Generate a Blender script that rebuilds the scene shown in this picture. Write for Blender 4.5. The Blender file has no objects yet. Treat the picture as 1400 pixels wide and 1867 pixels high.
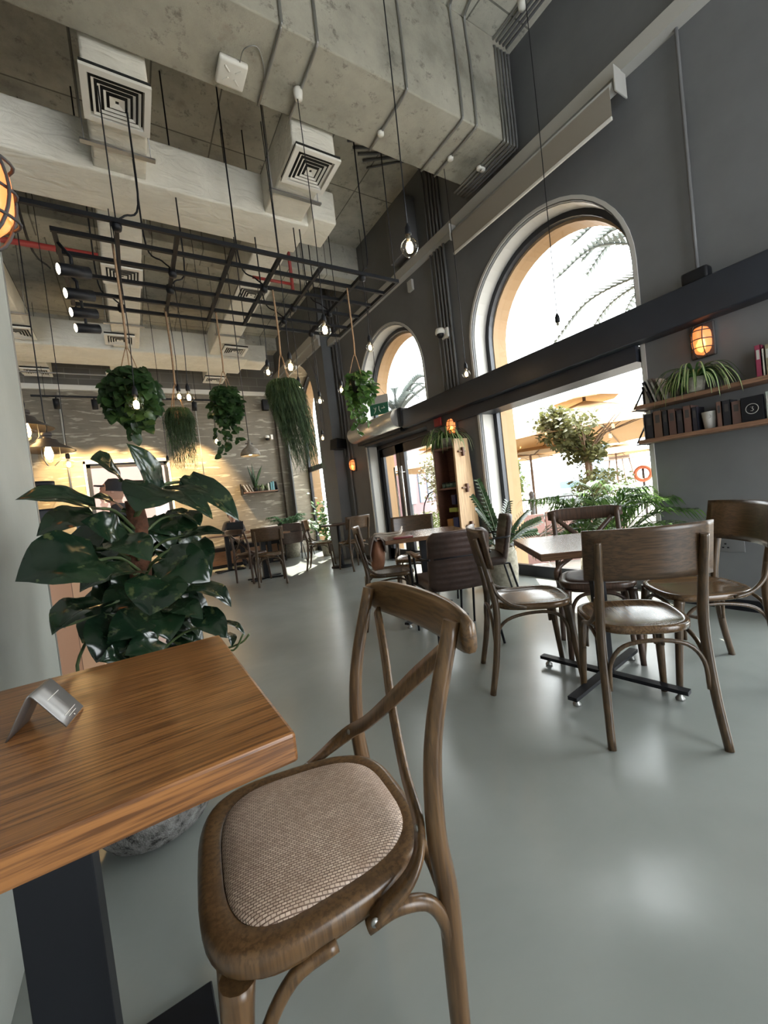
import bpy, bmesh, math, random
from mathutils import Vector, Matrix, Euler
random.seed(7)
PI = math.pi
S = bpy.context.scene
COL = S.collection
# ------------------------------------------------------------------ camera
H = 1.1
yaw, pitch, roll = 0.54755553, -0.03218, -0.11561327
cy_, sy_, cp_, sp_ = math.cos(yaw), math.sin(yaw), math.cos(pitch), math.sin(pitch)
fw = Vector((sy_*cp_, cy_*cp_, sp_)); rt = Vector((cy_, -sy_, 0)); up = rt.cross(fw)
cr_, sr_ = math.cos(roll), math.sin(roll)
r2 = rt*cr_ + up*sr_; u2 = up*cr_ - rt*sr_
cam = bpy.data.cameras.new('camera'); cam.sensor_width = 36; cam.lens = 743.63/1867*36; cam.clip_start = .02; cam.clip_end = 500
co = bpy.data.objects.new('camera', cam); COL.objects.link(co)
m4 = Matrix((r2, u2, -fw)).transposed().to_4x4(); m4.translation = Vector((0, 0, H)); co.matrix_world = m4
S.camera = co
# ------------------------------------------------------------------ world, sun, exposure
w = bpy.data.worlds.new('sky'); S.world = w; w.use_nodes = True
bg = w.node_tree.nodes['Background']; bg.inputs[0].default_value = (.93, .97, 1, 1); bg.inputs[1].default_value = 7.0
sl = bpy.data.lights.new('sun', 'SUN'); sl.energy = 16; sl.angle = .012; sl.color = (1, .93, .8)
so = bpy.data.objects.new('sun', sl); COL.objects.link(so)
so.rotation_euler = Vector((-.40, -.42, -.815)).to_track_quat('-Z', 'Y').to_euler()
S.view_settings.view_transform = 'Standard'; S.view_settings.look = 'None'
S.view_settings.exposure = 0.85; S.view_settings.gamma = 1; S.view_settings.use_curve_mapping = False
S.cycles.max_bounces = 10; S.cycles.diffuse_bounces = 6; S.cycles.transparent_max_bounces = 24
S.cycles.use_denoising = True; S.cycles.sample_clamp_indirect = 8
def portal(loc, rot, sx, sy):
    l = bpy.data.lights.new('window_daylight', 'AREA'); l.shape = 'RECTANGLE'; l.size = sx; l.size_y = sy; l.cycles.is_portal = True
    o = bpy.data.objects.new('window_daylight', l); COL.objects.link(o); o.location = loc; o.rotation_euler = rot
for yy, z0, z1 in ((2.62, .1, 3.7), (5.4, .1, 3.7), (-.25, .1, 3.7)):
    portal((4.2, yy, (z0+z1)/2), (0, PI/2, 0), z1-z0, 1.9)
portal((4.3, 8.75, 2.1), (0, PI/2, 0), 4, 1.9)
portal((-2, -3.6, 1.8), (-PI/2, 0, 0), 6.4, 3.2)

# ------------------------------------------------------------------ materials
def newmat(name):
    m = bpy.data.materials.new(name); m.use_nodes = True
    nt = m.node_tree; return m, nt, nt.nodes['Principled BSDF']
def setp(p, **k):
    for a, b in k.items():
        n = {'col': 'Base Color', 'rough': 'Roughness', 'metal': 'Metallic', 'spec': 'Specular IOR Level', 'em': 'Emission Color', 'es': 'Emission Strength', 'coat': 'Coat Weight'}[a]
        p.inputs[n].default_value = (*b, 1) if isinstance(b, tuple) else b
def coords(nt, scale=(1, 1, 1), rot=(0, 0, 0), kind='Object'):
    tc = nt.nodes.new('ShaderNodeTexCoord'); mp = nt.nodes.new('ShaderNodeMapping')
    mp.inputs['Scale'].default_value = scale; mp.inputs['Rotation'].default_value = rot
    nt.links.new(tc.outputs[kind], mp.inputs[0]); return mp.outputs[0]
def noise(nt, vec, scale, detail=4, rough=.55, dist=0):
    n = nt.nodes.new('ShaderNodeTexNoise'); n.inputs['Scale'].default_value = scale; n.inputs['Detail'].default_value = detail
    n.inputs['Roughness'].default_value = rough; n.inputs['Distortion'].default_value = dist; nt.links.new(vec, n.inputs['Vector']); return n.outputs['Fac']
def ramp(nt, fac, stops):
    r = nt.nodes.new('ShaderNodeValToRGB'); e = r.color_ramp.elements
    while len(e) < len(stops): e.new(.5)
    for i, (p, c) in enumerate(stops): e[i].position = p; e[i].color = (*c, 1)
    nt.links.new(fac, r.inputs[0]); return r.outputs[0]
def mixc(nt, fac, a, b, mode='MIX'):
    n = nt.nodes.new('ShaderNodeMix'); n.data_type = 'RGBA'; n.blend_type = mode
    if isinstance(fac, float): n.inputs[0].default_value = fac
    else: nt.links.new(fac, n.inputs[0])
    for s, v in ((6, a), (7, b)):
        if isinstance(v, tuple): n.inputs[s].default_value = (*v, 1)
        else: nt.links.new(v, n.inputs[s])
    return n.outputs[2]
def bump(nt, p, h, strength=.3, dist=.01):
    b = nt.nodes.new('ShaderNodeBump'); b.inputs['Strength'].default_value = strength; b.inputs['Distance'].default_value = dist
    nt.links.new(h, b.inputs['Height']); nt.links.new(b.outputs[0], p.inputs['Normal'])
def plain(name, col, rough=.5, metal=0, var=.0, sc=8, bmp=0, spec=.5):
    m, nt, p = newmat(name); setp(p, col=col, rough=rough, metal=metal, spec=spec)
    if var or bmp:
        f = noise(nt, coords(nt), sc, 5)
        if var:
            lo = tuple(c*(1-var) for c in col); hi = tuple(min(1, c*(1+var)) for c in col)
            nt.links.new(ramp(nt, f, [(.3, lo), (.7, hi)]), p.inputs['Base Color'])
        if bmp: bump(nt, p, f, bmp, .01)
    return m
def wood(name, c1, c2, rough=.35, axis=0, sc=1.0, coat=0):
    m, nt, p = newmat(name); setp(p, rough=rough)
    s = [38*sc]*3; s[axis] = 1.6*sc
    v = coords(nt, tuple(s)); f = noise(nt, v, 1.0, 6, .6, 1.2)
    s2 = [160*sc]*3; s2[axis] = 6*sc
    f2 = noise(nt, coords(nt, tuple(s2)), 1.0, 3, .6)
    c = ramp(nt, f, [(.32, c2), (.48, tuple((a*.7+b*.3) for a, b in zip(c1, c2))), (.62, c1)])
    c = mixc(nt, f2, c, tuple(x*.72 for x in c1), 'MULTIPLY') if False else mixc(nt, ramp(nt, f2, [(.38, (1, 1, 1)), (.55, (0, 0, 0))]), c, tuple(x*.85 for x in c2))
    nt.links.new(c, p.inputs['Base Color']); bump(nt, p, f, .12, .002)
    return m
def emis(name, col, st):
    m, nt, p = newmat(name); setp(p, col=(0, 0, 0), em=col, es=st); return m
def glassy(name, tint=(1, 1, 1), gl=.12, rough=.0):
    m = bpy.data.materials.new(name); m.use_nodes = True; nt = m.node_tree; nt.nodes.clear()
    o = nt.nodes.new('ShaderNodeOutputMaterial'); t = nt.nodes.new('ShaderNodeBsdfTransparent'); g = nt.nodes.new('ShaderNodeBsdfGlossy')
    t.inputs[0].default_value = (*tint, 1); g.inputs['Roughness'].default_value = rough
    fr = nt.nodes.new('ShaderNodeLayerWeight'); fr.inputs[0].default_value = .5
    pw = nt.nodes.new('ShaderNodeMath'); pw.operation = 'POWER'; nt.links.new(fr.outputs['Facing'], pw.inputs[0]); pw.inputs[1].default_value = 4.5
    ma = nt.nodes.new('ShaderNodeMath'); ma.operation = 'MULTIPLY_ADD'; ma.inputs[1].default_value = .8; ma.inputs[2].default_value = gl*.3; nt.links.new(pw.outputs[0], ma.inputs[0])
    mx = nt.nodes.new('ShaderNodeMixShader'); nt.links.new(ma.outputs[0], mx.inputs[0])
    nt.links.new(t.outputs[0], mx.inputs[1]); nt.links.new(g.outputs[0], mx.inputs[2]); nt.links.new(mx.outputs[0], o.inputs[0]); return m
def leafmat(name, c1, c2, rough=.3, trans=.3, sc=9, vein=None):
    m, nt, p = newmat(name); setp(p, rough=rough)
    f = noise(nt, coords(nt), sc, 4)
    c = ramp(nt, f, [(.35, c1), (.68, c2)])
    if vein:
        c = mixc(nt, ramp(nt, noise(nt, coords(nt, (1, 1, 1)), 22, 5), [(.6, (0, 0, 0)), (.68, (1, 1, 1))]), c, vein)
    nt.links.new(c, p.inputs['Base Color'])
    if trans:
        o = nt.nodes['Material Output']; t = nt.nodes.new('ShaderNodeBsdfTranslucent'); nt.links.new(c, t.inputs[0])
        mx = nt.nodes.new('ShaderNodeMixShader'); mx.inputs[0].default_value = trans
        nt.links.new(p.outputs[0], mx.inputs[1]); nt.links.new(t.outputs[0], mx.inputs[2]); nt.links.new(mx.outputs[0], o.inputs[0])
    return m
M = {}
def concrete(name, base, lo, rough=.85, seams=False):
    m, nt, p = newmat(name); setp(p, rough=rough)
    v = coords(nt)
    f = noise(nt, v, 1.6, 8, .65); c = ramp(nt, f, [(.3, lo), (.5, base), (.7, tuple(min(1, x*1.25) for x in base))])
    f2 = noise(nt, v, 9, 7, .75, 0); c = mixc(nt, ramp(nt, f2, [(.56, (0, 0, 0)), (.66, (.8, .8, .8))]), c, tuple(x*.42 for x in base))
    f3 = noise(nt, v, 3, 4, .6, .3); c = mixc(nt, ramp(nt, f3, [(.62, (0, 0, 0)), (.75, (.5, .5, .5))]), c, (.20, .13, .09))
    if seams:
        b = nt.nodes.new('ShaderNodeTexBrick'); b.inputs['Scale'].default_value = 1; b.offset = 0; b.inputs['Brick Width'].default_value = .61; b.inputs['Row Height'].default_value = 2.4
        b.inputs['Mortar Size'].default_value = .008; b.inputs['Color1'].default_value = (1, 1, 1, 1); b.inputs['Color2'].default_value = (.8, .8, .8, 1); b.inputs['Mortar'].default_value = (.35, .35, .35, 1)
        nt.links.new(v, b.inputs['Vector']); c = mixc(nt, 1.0, c, b.outputs[0], 'MULTIPLY')
    nt.links.new(c, p.inputs['Base Color']); bump(nt, p, f2, .5, .02); return m
M['beam'] = concrete('beam_concrete', (.35, .33, .27), (.20, .19, .155))
M['ceil'] = concrete('ceiling_concrete', (.50, .48, .41), (.30, .285, .245), seams=True)
def wallpaint(name, col):
    m, nt, p = newmat(name); setp(p, rough=.62)
    f = noise(nt, coords(nt), 2.2, 6, .6); nt.links.new(ramp(nt, f, [(.3, tuple(c*.9 for c in col)), (.7, tuple(c*1.1 for c in col))]), p.inputs['Base Color']); bump(nt, p, noise(nt, coords(nt), 60, 3), .05, .003); return m
M['wall'] = wallpaint('grey_wall_paint', (.132, .136, .140))
M['nearwall'] = wallpaint('pale_grey_plaster', (.34, .355, .325))
M['reveal'] = plain('pale_reveal_paint', (.48, .47, .44), .6)
def brush(name, k=1.0):
    m, nt, p = newmat(name); setp(p, rough=.8)
    v = coords(nt, (1, 1, 1)); f0 = noise(nt, v, 1.3, 5, .6)
    c = ramp(nt, f0, [(.3, (.17*k, .15*k, .12*k)), (.7, (.25*k, .22*k, .17*k))])
    f = noise(nt, coords(nt, (2.9, 2.9, 19)), 1.0, 3, .5, .5)
    c = mixc(nt, ramp(nt, f, [(.585, (0, 0, 0)), (.65, (.8, .8, .8))]), c, (.46*k, .43*k, .35*k))
    g = noise(nt, coords(nt, (3, 3, 34)), 1.0, 3, .5); c = mixc(nt, ramp(nt, g, [(.5, (0, 0, 0)), (.72, (.5, .5, .5))]), c, (.12*k, .105*k, .085*k))
    nt.links.new(c, p.inputs['Base Color']); bump(nt, p, f, .4, .01); return m
M['brush'] = brush('brushed_taupe_plaster'); M['brush_sunlit'] = brush('sunlit_alcove_plaster', 1.35)  # alcove copy brightened, sunlight on the jamb put into its colour
m, nt, p = newmat('grey_blockwork'); setp(p, rough=.9)
b = nt.nodes.new('ShaderNodeTexBrick'); b.inputs['Scale'].default_value = 1; b.inputs['Brick Width'].default_value = .42; b.inputs['Row Height'].default_value = .21; b.inputs['Mortar Size'].default_value = .008
b.inputs['Color1'].default_value = (.16, .15, .13, 1); b.inputs['Color2'].default_value = (.12, .112, .098, 1); b.inputs['Mortar'].default_value = (.2, .19, .17, 1)
nt.links.new(coords(nt, rot=(PI/2, 0, 0)), b.inputs['Vector']); nt.links.new(b.outputs[0], p.inputs['Base Color']); M['block'] = m
m, nt, p = newmat('polished_microcement'); setp(p, spec=.85)
v = coords(nt); f = noise(nt, v, .9, 7, .6, .4); nt.links.new(ramp(nt, f, [(.3, (.235, .255, .245)), (.7, (.30, .32, .305))]), p.inputs['Base Color'])
f2 = noise(nt, v, 2.2, 3, .5, 0); p.inputs['Roughness'].default_value = .25
bump(nt, p, noise(nt, v, 1.8, 3), .06, .02); M['floor'] = m
M['white'] = plain('white_painted_metal', (.72, .70, .64), .5)
M['trim'] = plain('light_grey_trim', (.42, .41, .38), .55)
m, nt, p = newmat('foil_duct_wrap'); setp(p, rough=.5)
v = coords(nt); f = noise(nt, v, 3, 5, .6, 1.0); nt.links.new(ramp(nt, f, [(.3, (.64, .61, .53)), (.7, (.76, .73, .64))]), p.inputs['Base Color']); bump(nt, p, noise(nt, coords(nt, (1, 2.5, 2.5)), 4, 4, .5, 1.5), .7, .03); M['duct'] = m
M['dark'] = plain('louvre_gap_shade', (.012, .012, .011), .9)
M['black'] = plain('black_metal', (.006, .007, .010), .5, 0, spec=.3)
M['frame'] = plain('dark_window_frame', (.02, .022, .028), .4, .3)
M['bluebeam'] = plain('dark_steel_beam', (.025, .03, .042), .42, .2, .2, 2)
M['steel'] = plain('brushed_steel', (.78, .76, .72), .38, 1, .08, 30)
M['galv'] = plain('galvanised_conduit', (.33, .33, .32), .38, .8)
M['greypipe'] = plain('grey_painted_conduit', (.12, .12, .122), .5)
M['red'] = plain('red_pipe_paint', (.28, .03, .025), .5)
M['glass'] = glassy('window_glass', (.97, .98, .97), .1); M['bulbglass'] = glassy('bulb_glass', (1, .97, .9), .12, .02)
M['fil'] = emis('glowing_filament', (1, .66, .30), 30); M['filhot'] = emis('amber_lamp_core', (1, .42, .08), 9)
m, nt, p = newmat('amber_ribbed_glass'); setp(p, col=(.95, .42, .2), rough=.25, em=(1, .28, .07), es=.55); p.inputs['Transmission Weight'].default_value = .35; M['amber'] = m
M['spotlens'] = emis('spot_lens', (1, .86, .6), 6)
M['seatwood'] = wood('worn_bentwood_seat', (.15, .09, .045), (.085, .05, .026), .2, 0, .8)
M['bentwood'] = wood('brown_bentwood', (.090, .054, .026), (.048, .029, .015), .3, 2, .8); M['bentboard'] = wood('brown_bent_board', (.088, .050, .025), (.047, .027, .014), .3, 1, 1.1)
M['nearwood'] = wood('honey_brown_beech', (.15, .083, .036), (.085, .046, .021), .3, 2, .7); M['nearboard'] = wood('honey_brown_beech_rail', (.15, .083, .036), (.08, .044, .02), .3, 1, .7)
M['darkwood'] = wood('dark_bentwood', (.09, .05, .032), (.045, .026, .018), .3, 2)
M['tabletop'] = wood('orange_oak_tabletop', (.34, .145, .045), (.15, .06, .02), .3, 0, 1.0)
M['tableend'] = M['tabletop']
M['walnut'] = wood('walnut_tabletop', (.22, .12, .065), (.12, .06, .035), .22, 0)
M['oakpale'] = wood('pale_oak_board', (.62, .42, .24), (.5, .32, .17), .5, 2, .6)
M['shelfred'] = wood('reddish_brown_board', (.17, .075, .05), (.11, .05, .035), .5, 1)
M['shelfwood'] = wood('brown_shelf_board', (.26, .14, .085), (.17, .09, .055), .5, 1)
M['leather'] = plain('brown_leather', (.05, .028, .022), .42, 0, .25, 30, .1)
M['terracotta'] = plain('tan_cork', (.35, .2, .11), .8)
m, nt, p = newmat('woven_rattan'); setp(p, rough=.45)
vr = coords(nt, (1, 1, 1), (0, 0, .12)); b = nt.nodes.new('ShaderNodeTexBrick'); b.inputs['Scale'].default_value = 1; b.inputs['Brick Width'].default_value = .0085; b.inputs['Row Height'].default_value = .0046; b.offset = .5
b.inputs['Mortar Size'].default_value = .0008; b.inputs['Mortar Smooth'].default_value = .6; b.inputs['Color1'].default_value = (.74, .58, .46, 1); b.inputs['Color2'].default_value = (.52, .38, .29, 1); b.inputs['Mortar'].default_value = (.16, .10, .07, 1)
nt.links.new(vr, b.inputs['Vector']); c = mixc(nt, ramp(nt, noise(nt, coords(nt), 9, 3), [(.4, (0, 0, 0)), (.7, (.5, .5, .5))]), b.outputs[0], (.30, .19, .13)); nt.links.new(c, p.inputs['Base Color'])
inv = nt.nodes.new('ShaderNodeMath'); inv.operation = 'SUBTRACT'; inv.inputs[0].default_value = 1; nt.links.new(b.outputs['Fac'], inv.inputs[1]); bump(nt, p, inv.outputs[0], .9, .003); M['rattan'] = m
M['pothos'] = leafmat('glossy_pothos_leaf', (.006, .016, .009), (.015, .034, .015), .16, .08, 6, (.06, .075, .03))
M['ivy'] = leafmat('trailing_pothos_leaf', (.03, .08, .02), (.13, .26, .06), .3, .4, 12)
M['ivydark'] = leafmat('dark_trailing_leaf', (.012, .03, .012), (.05, .11, .035), .3, .35, 12)
M['rhip'] = leafmat('rhipsalis_strand', (.035, .075, .03), (.10, .17, .07), .5, .3, 12)
M['palm'] = leafmat('areca_leaf', (.03, .085, .018), (.14, .26, .05), .3, .4, 7)
M['zz'] = leafmat('zz_leaf', (.014, .035, .012), (.04, .085, .028), .25, .15, 7)
M['spg'] = leafmat('spider_leaf_green', (.05, .13, .04), (.09, .2, .06), .35, .35, 7)
M['spc'] = leafmat('spider_leaf_cream', (.5, .55, .25), (.6, .62, .35), .4, .35, 7)
M['tree'] = leafmat('terrace_tree_leaf', (.07, .08, .03), (.14, .14, .05), .5, .4, 3)
M['hedge'] = leafmat('terrace_hedge_leaf', (.09, .13, .04), (.17, .21, .07), .5, .4, 3)
M['frond'] = leafmat('dusty_palm_frond', (.05, .065, .065), (.09, .11, .11), .6, .3, 3)
M['stem'] = plain('green_stem', (.06, .09, .03), .5, 0, .3); M['bark'] = plain('bark', (.14, .09, .06), .9, 0, .3, 20, .4)
M['coir'] = plain('coir_fibre', (.085, .032, .015), .95, 0, .5, 45, .9)
M['rope'] = plain('jute_rope', (.30, .19, .11), .9, 0, .2, 60, .3)
M['soil'] = plain('soil', (.03, .022, .016), .95, 0, .3, 30, .5)
M['stone'] = None
m, nt, p = newmat('pitted_lava_stone'); setp(p, rough=.9)
f = noise(nt, coords(nt), 26, 6, .7); c = ramp(nt, f, [(.36, (.03, .028, .026)), (.47, (.2, .195, .185)), (.7, (.36, .355, .34))]); nt.links.new(c, p.inputs['Base Color']); bump(nt, p, f, 1.0, .03); M['stone'] = m
M['potstone'] = plain('rough_sand_stone', (.28, .26, .21), .9, 0, .25, 25, .7)
M['cream'] = plain('cream_facade_stone', (.27, .165, .08), .8, 0, .06, 2)
M['pinkwall'] = plain('pink_facade', (.36, .23, .20), .8, 0, .05, 2)
M['mauve'] = plain('mauve_canopy', (.20, .12, .13), .8)
M['canvas'] = leafmat('cream_parasol_canvas', (.42, .29, .16), (.46, .33, .19), .8, .3, 1)
M['terrace'] = plain('pale_paving', (.26, .24, .215), .8, 0, .08, 3)
M['haze'] = plain('hazy_blue_facade', (.16, .22, .28), .9); M['haze2'] = plain('hazy_pale_facade', (.24, .26, .28), .9)  # distance haze is put into the colours of these facades and their glazing
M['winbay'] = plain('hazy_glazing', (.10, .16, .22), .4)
M['iron'] = plain('dark_iron', (.06, .055, .055), .6, .3)
M['pinkpanel'] = plain('rose_screen_panel', (.22, .13, .12), .8, 0, .06, 3)
M['skin'] = plain('skin', (.35, .19, .13), .5); M['cloth'] = plain('black_fabric', (.012, .012, .016), .9); M['jeans'] = plain('dark_trousers', (.02, .024, .035), .9)
M['shoe'] = plain('pale_shoe', (.55, .48, .42), .7)
m, nt, p = newmat('herringbone_planks'); setp(p, rough=.35)
b = nt.nodes.new('ShaderNodeTexBrick'); b.inputs['Scale'].default_value = 1; b.inputs['Brick Width'].default_value = .5; b.inputs['Row Height'].default_value = .11; b.inputs['Mortar Size'].default_value = .002
b.inputs['Color1'].default_value = (.55, .33, .2, 1); b.inputs['Color2'].default_value = (.38, .2, .12, 1); b.inputs['Mortar'].default_value = (.15, .08, .05, 1)
nt.links.new(coords(nt, rot=(0, .0, .9)), b.inputs['Vector']); nt.links.new(b.outputs[0], p.inputs['Base Color']); M['herring'] = m

# ------------------------------------------------------------------ mesh helpers
def smooth(pts, n=6):
    P = [Vector(p) for p in pts]
    if len(P) < 3: return P
    P = [P[0]*2-P[1]] + P + [P[-1]*2-P[-2]]; out = []
    for i in range(1, len(P)-2):
        for k in range(n):
            t = k/n; a, b, c, d = P[i-1:i+3]
            out.append(.5*((2*b)+(c-a)*t+(2*a-5*b+4*c-d)*t*t+(3*b-a-3*c+d)*t**3))
    out.append(P[-2]); return out
class MB:
    def __init__(s): s.b = bmesh.new(); s.mi = 0
    def f(s, vs, sm=True):
        try:
            fa = s.b.faces.new(vs); fa.smooth = sm; fa.material_index = s.mi; return fa
        except ValueError: return None
    def v(s, p): return s.b.verts.new(p)
    def box(s, c, size, rz=0, mat=None, bev=0):
        c = Vector(c); hx, hy, hz = [q/2 for q in size]; R = mat or Matrix.Rotation(rz, 3, 'Z')
        if bev:
            bb = min(bev, hx*.9, hy*.9, hz*.9)
            t = bmesh.new(); bmesh.ops.create_cube(t, size=1); bmesh.ops.scale(t, vec=size, verts=t.verts)
            bmesh.ops.bevel(t, geom=t.edges[:], offset=bb, segments=2, affect='EDGES', profile=.7)
            mp = {v: s.v(c+R@v.co) for v in t.verts}
            for fa in t.faces: s.f([mp[v] for v in fa.verts], True)
            t.free(); return s
        vs = [s.v(c+R@Vector((x*hx, y*hy, z*hz))) for x in (-1, 1) for y in (-1, 1) for z in (-1, 1)]
        for q in ((0, 1, 3, 2), (4, 6, 7, 5), (0, 4, 5, 1), (2, 3, 7, 6), (0, 2, 6, 4), (1, 5, 7, 3)): s.f([vs[i] for i in q], False)
        return s
    def bb(s, lo, hi, bev=0): return s.box([(a+b)/2 for a, b in zip(lo, hi)], [abs(b-a) for a, b in zip(lo, hi)], bev=bev)
    def tube(s, pts, r, seg=10, cap=True, n=0):
        P = smooth(pts, n) if n else [Vector(p) for p in pts]
        N = len(P); rr = r if isinstance(r, (list, tuple)) else [r]*2
        def rad(i): 
            t = i/(N-1)*(len(rr)-1); k = min(int(t), len(rr)-2); return rr[k]+(rr[k+1]-rr[k])*(t-k)
        d0 = (P[1]-P[0]).normalized(); a = Vector((0, 0, 1)) if abs(d0.z) < .9 else Vector((1, 0, 0)); nx = d0.cross(a).normalized(); rings = []
        for i, p in enumerate(P):
            d = (P[min(i+1, N-1)]-P[max(i-1, 0)]).normalized(); nx = (nx-d*nx.dot(d)).normalized(); ny = d.cross(nx); q = rad(i)
            rings.append([s.v(p+(nx*math.cos(2*PI*k/seg)+ny*math.sin(2*PI*k/seg))*q) for k in range(seg)])
        for i in range(N-1):
            for k in range(seg): s.f([rings[i][k], rings[i][(k+1) % seg], rings[i+1][(k+1) % seg], rings[i+1][k]])
        if cap and seg > 2: s.f(rings[0][::-1], False); s.f(rings[-1], False)
        return s
    def lathe(s, prof, c=(0, 0, 0), seg=24, mat=None):
        c = Vector(c); R = mat or Matrix.Identity(3); rings = []
        for r, z in prof:
            rings.append([s.v(c+R@Vector((0, 0, z)))] if r < 1e-5 else [s.v(c+R@Vector((r*math.cos(2*PI*k/seg), r*math.sin(2*PI*k/seg), z))) for k in range(seg)])
        for A, B in zip(rings, rings[1:]):
            for k in range(seg):
                a0, a1 = A[k % len(A)], A[(k+1) % len(A)]; b0, b1 = B[k % len(B)], B[(k+1) % len(B)]
                vs = []
                for q in (a0, a1, b1, b0):
                    if q not in vs: vs.append(q)
                if len(vs) > 2: s.f(vs)
        return s
    def prism(s, poly, h, axis='z', o=0):
        def mk(p, t):
            a, b = p; return {'z': (a, b, t), 'x': (t, a, b), 'y': (a, t, b)}[axis]
        A = [s.v(mk(p, o)) for p in poly]; B = [s.v(mk(p, o+h)) for p in poly]; n = len(poly)
        s.f(A[::-1], False); s.f(B, False)
        for i in range(n): s.f([A[i], A[(i+1) % n], B[(i+1) % n], B[i]], False)
        return s
    def ribbon(s, pts, ws, nrm=(0, 0, 1), th=0, n=0, fold=0):
        P = smooth(pts, n) if n else [Vector(p) for p in pts]; N = len(P); L = []
        for i, p in enumerate(P):
            d = (P[min(i+1, N-1)]-P[max(i-1, 0)]).normalized(); sd = d.cross(Vector(nrm)); sd = sd.normalized() if sd.length > 1e-4 else Vector((1, 0, 0)); nn = sd.cross(d).normalized()
            t = i/(N-1)*(len(ws)-1); k = min(int(t), len(ws)-2); wd = ws[k]+(ws[k+1]-ws[k])*(t-k)
            if th: L.append([s.v(p+sd*wd*a+nn*th*b) for a, b in ((-1, -1), (1, -1), (1, 1), (-1, 1))])
            else: L.append([s.v(p-sd*wd+nn*fold*wd), s.v(p), s.v(p+sd*wd+nn*fold*wd)])
        for A, B in zip(L, L[1:]):
            m = len(A)
            for k in range(m if th else m-1): s.f([A[k], A[(k+1) % m], B[(k+1) % m], B[k]])
        if th: s.f(L[0][::-1]); s.f(L[-1])
        return s
    def leaf(s, b, t, hw, nrm=(0, 0, 1), droop=.15, heart=True, secs=9, cs=5, fold=.25, wave=0):
        b = Vector(b); t = Vector(t); d = t-b; Lg = d.length; dn = d.normalized(); nr = Vector(nrm); nr = (nr-dn*nr.dot(dn)); nr = nr.normalized() if nr.length > 1e-3 else dn.orthogonal().normalized(); sd = dn.cross(nr); rows = []
        prof = [.0, .82, 1.0, 1.0, .97, .89, .76, .57, .32, .0] if heart else [.0, .5, .8, 1, 1, .9, .7, .45, .2, 0]
        for i in range(secs+1):
            u = i/secs; k = u*9; j = min(int(k), 8); wv = (prof[j]+(prof[j+1]-prof[j])*(k-j))*hw
            cpt = b+d*u+nr*droop*Lg*math.sin(PI*u*.85); row = []
            if i in (0, secs): row = [s.v(cpt)]
            else:
                for q in range(cs):
                    a = -1+2*q/(cs-1); back = -.12*Lg*abs(a) if (heart and i == 1) else 0
                    row.append(s.v(cpt+sd*wv*a+nr*(fold*wv*abs(a)-.35*fold*wv*a*a*a*a)*1+nr*wave*hw*math.sin(u*17+a*2)*abs(a)+dn*back))
            rows.append(row)
        for A, B in zip(rows, rows[1:]):
            for q in range(cs-1):
                vs = []
                for x in (A[min(q, len(A)-1)], A[min(q+1, len(A)-1)], B[min(q+1, len(B)-1)], B[min(q, len(B)-1)]):
                    if x not in vs: vs.append(x)
                if len(vs) > 2: s.f(vs)
        return s
    def build(s, name, mat, parent=None, bevel=0, sub=0, solid=0, recalc=True):
        if recalc: bmesh.ops.recalc_face_normals(s.b, faces=s.b.faces)
        me = bpy.data.meshes.new(name); s.b.to_mesh(me); s.b.free()
        for q in (mat if isinstance(mat, list) else [mat]): me.materials.append(q)
        o = bpy.data.objects.new(name, me); COL.objects.link(o)
        if parent: o.parent = parent
        if solid: d = o.modifiers.new('thickness', 'SOLIDIFY'); d.thickness = solid
        if bevel: d = o.modifiers.new('bevel', 'BEVEL'); d.width = bevel; d.segments = 2; d.limit_method = 'ANGLE'
        if sub: d = o.modifiers.new('sub', 'SUBSURF'); d.levels = sub; d.render_levels = sub
        return o
def thing(name, label, cat, loc=(0, 0, 0), rz=0, group=None):
    o = bpy.data.objects.new(name, None); COL.objects.link(o); o.location = loc; o.rotation_euler = (0, 0, rz); o.empty_display_size = .1
    o['label'] = label; o['category'] = cat
    if group: o['group'] = group
    return o
def tag(o, label, cat, group=None, stuff=False):
    o['label'] = label; o['category'] = cat
    if group: o['group'] = group
    if stuff: o['kind'] = 'stuff'
    return o
def struct(o): o['kind'] = 'structure'; return o
def copy_tree(o, parent=None):
    c = o.copy(); COL.objects.link(c); c.parent = parent
    for ch in list(o.children): copy_tree(ch, c)
    return c
def dup(o, label, loc, rz=0):
    c = copy_tree(o); c['label'] = label; c.location = loc; c.rotation_euler = (0, 0, rz); return c

# ------------------------------------------------------------------ room shell
YB, XF, XW, ZC = 10.1, 3.43, 3.65, 5.3
struct(MB().bb((-7, -4, -.1), (3.95, YB+.3, 0)).build('floor', M['floor']))
struct(MB().bb((-7, -4, ZC), (4.5, YB+.3, ZC+.25)).build('ceiling', M['ceil']))
def archpoly(holes, y0, y1, zt):
    P = [(y0, 0)]
    for cy, R, zs, z0 in holes:
        P += [(cy-R, 0), (cy-R, zs)] + [(cy-R*math.cos(a*PI/24), zs+R*math.sin(a*PI/24)) for a in range(1, 24)] + [(cy+R, zs), (cy+R, 0)]
    P += [(y1, 0), (y1, zt), (y0, zt)]; return P
B1, B2, B0, B3 = 2.62, 5.40, -.25, 8.80
h3 = [(B0, .93, 2.75, 0), (B1, .91, 2.78, 0), (B2, .90, 2.85, 0)]
struct(MB().prism(archpoly(h3, -4, 7.25, ZC), .03, 'x', XW).build('wall_right', M['wall']))
struct(MB().prism(archpoly([(a, b-.005, c, d) for a, b, c, d in h3], -4, 7.25, ZC), .19, 'x', XW+.03).build('wall_right_reveal', M['reveal']))
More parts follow.
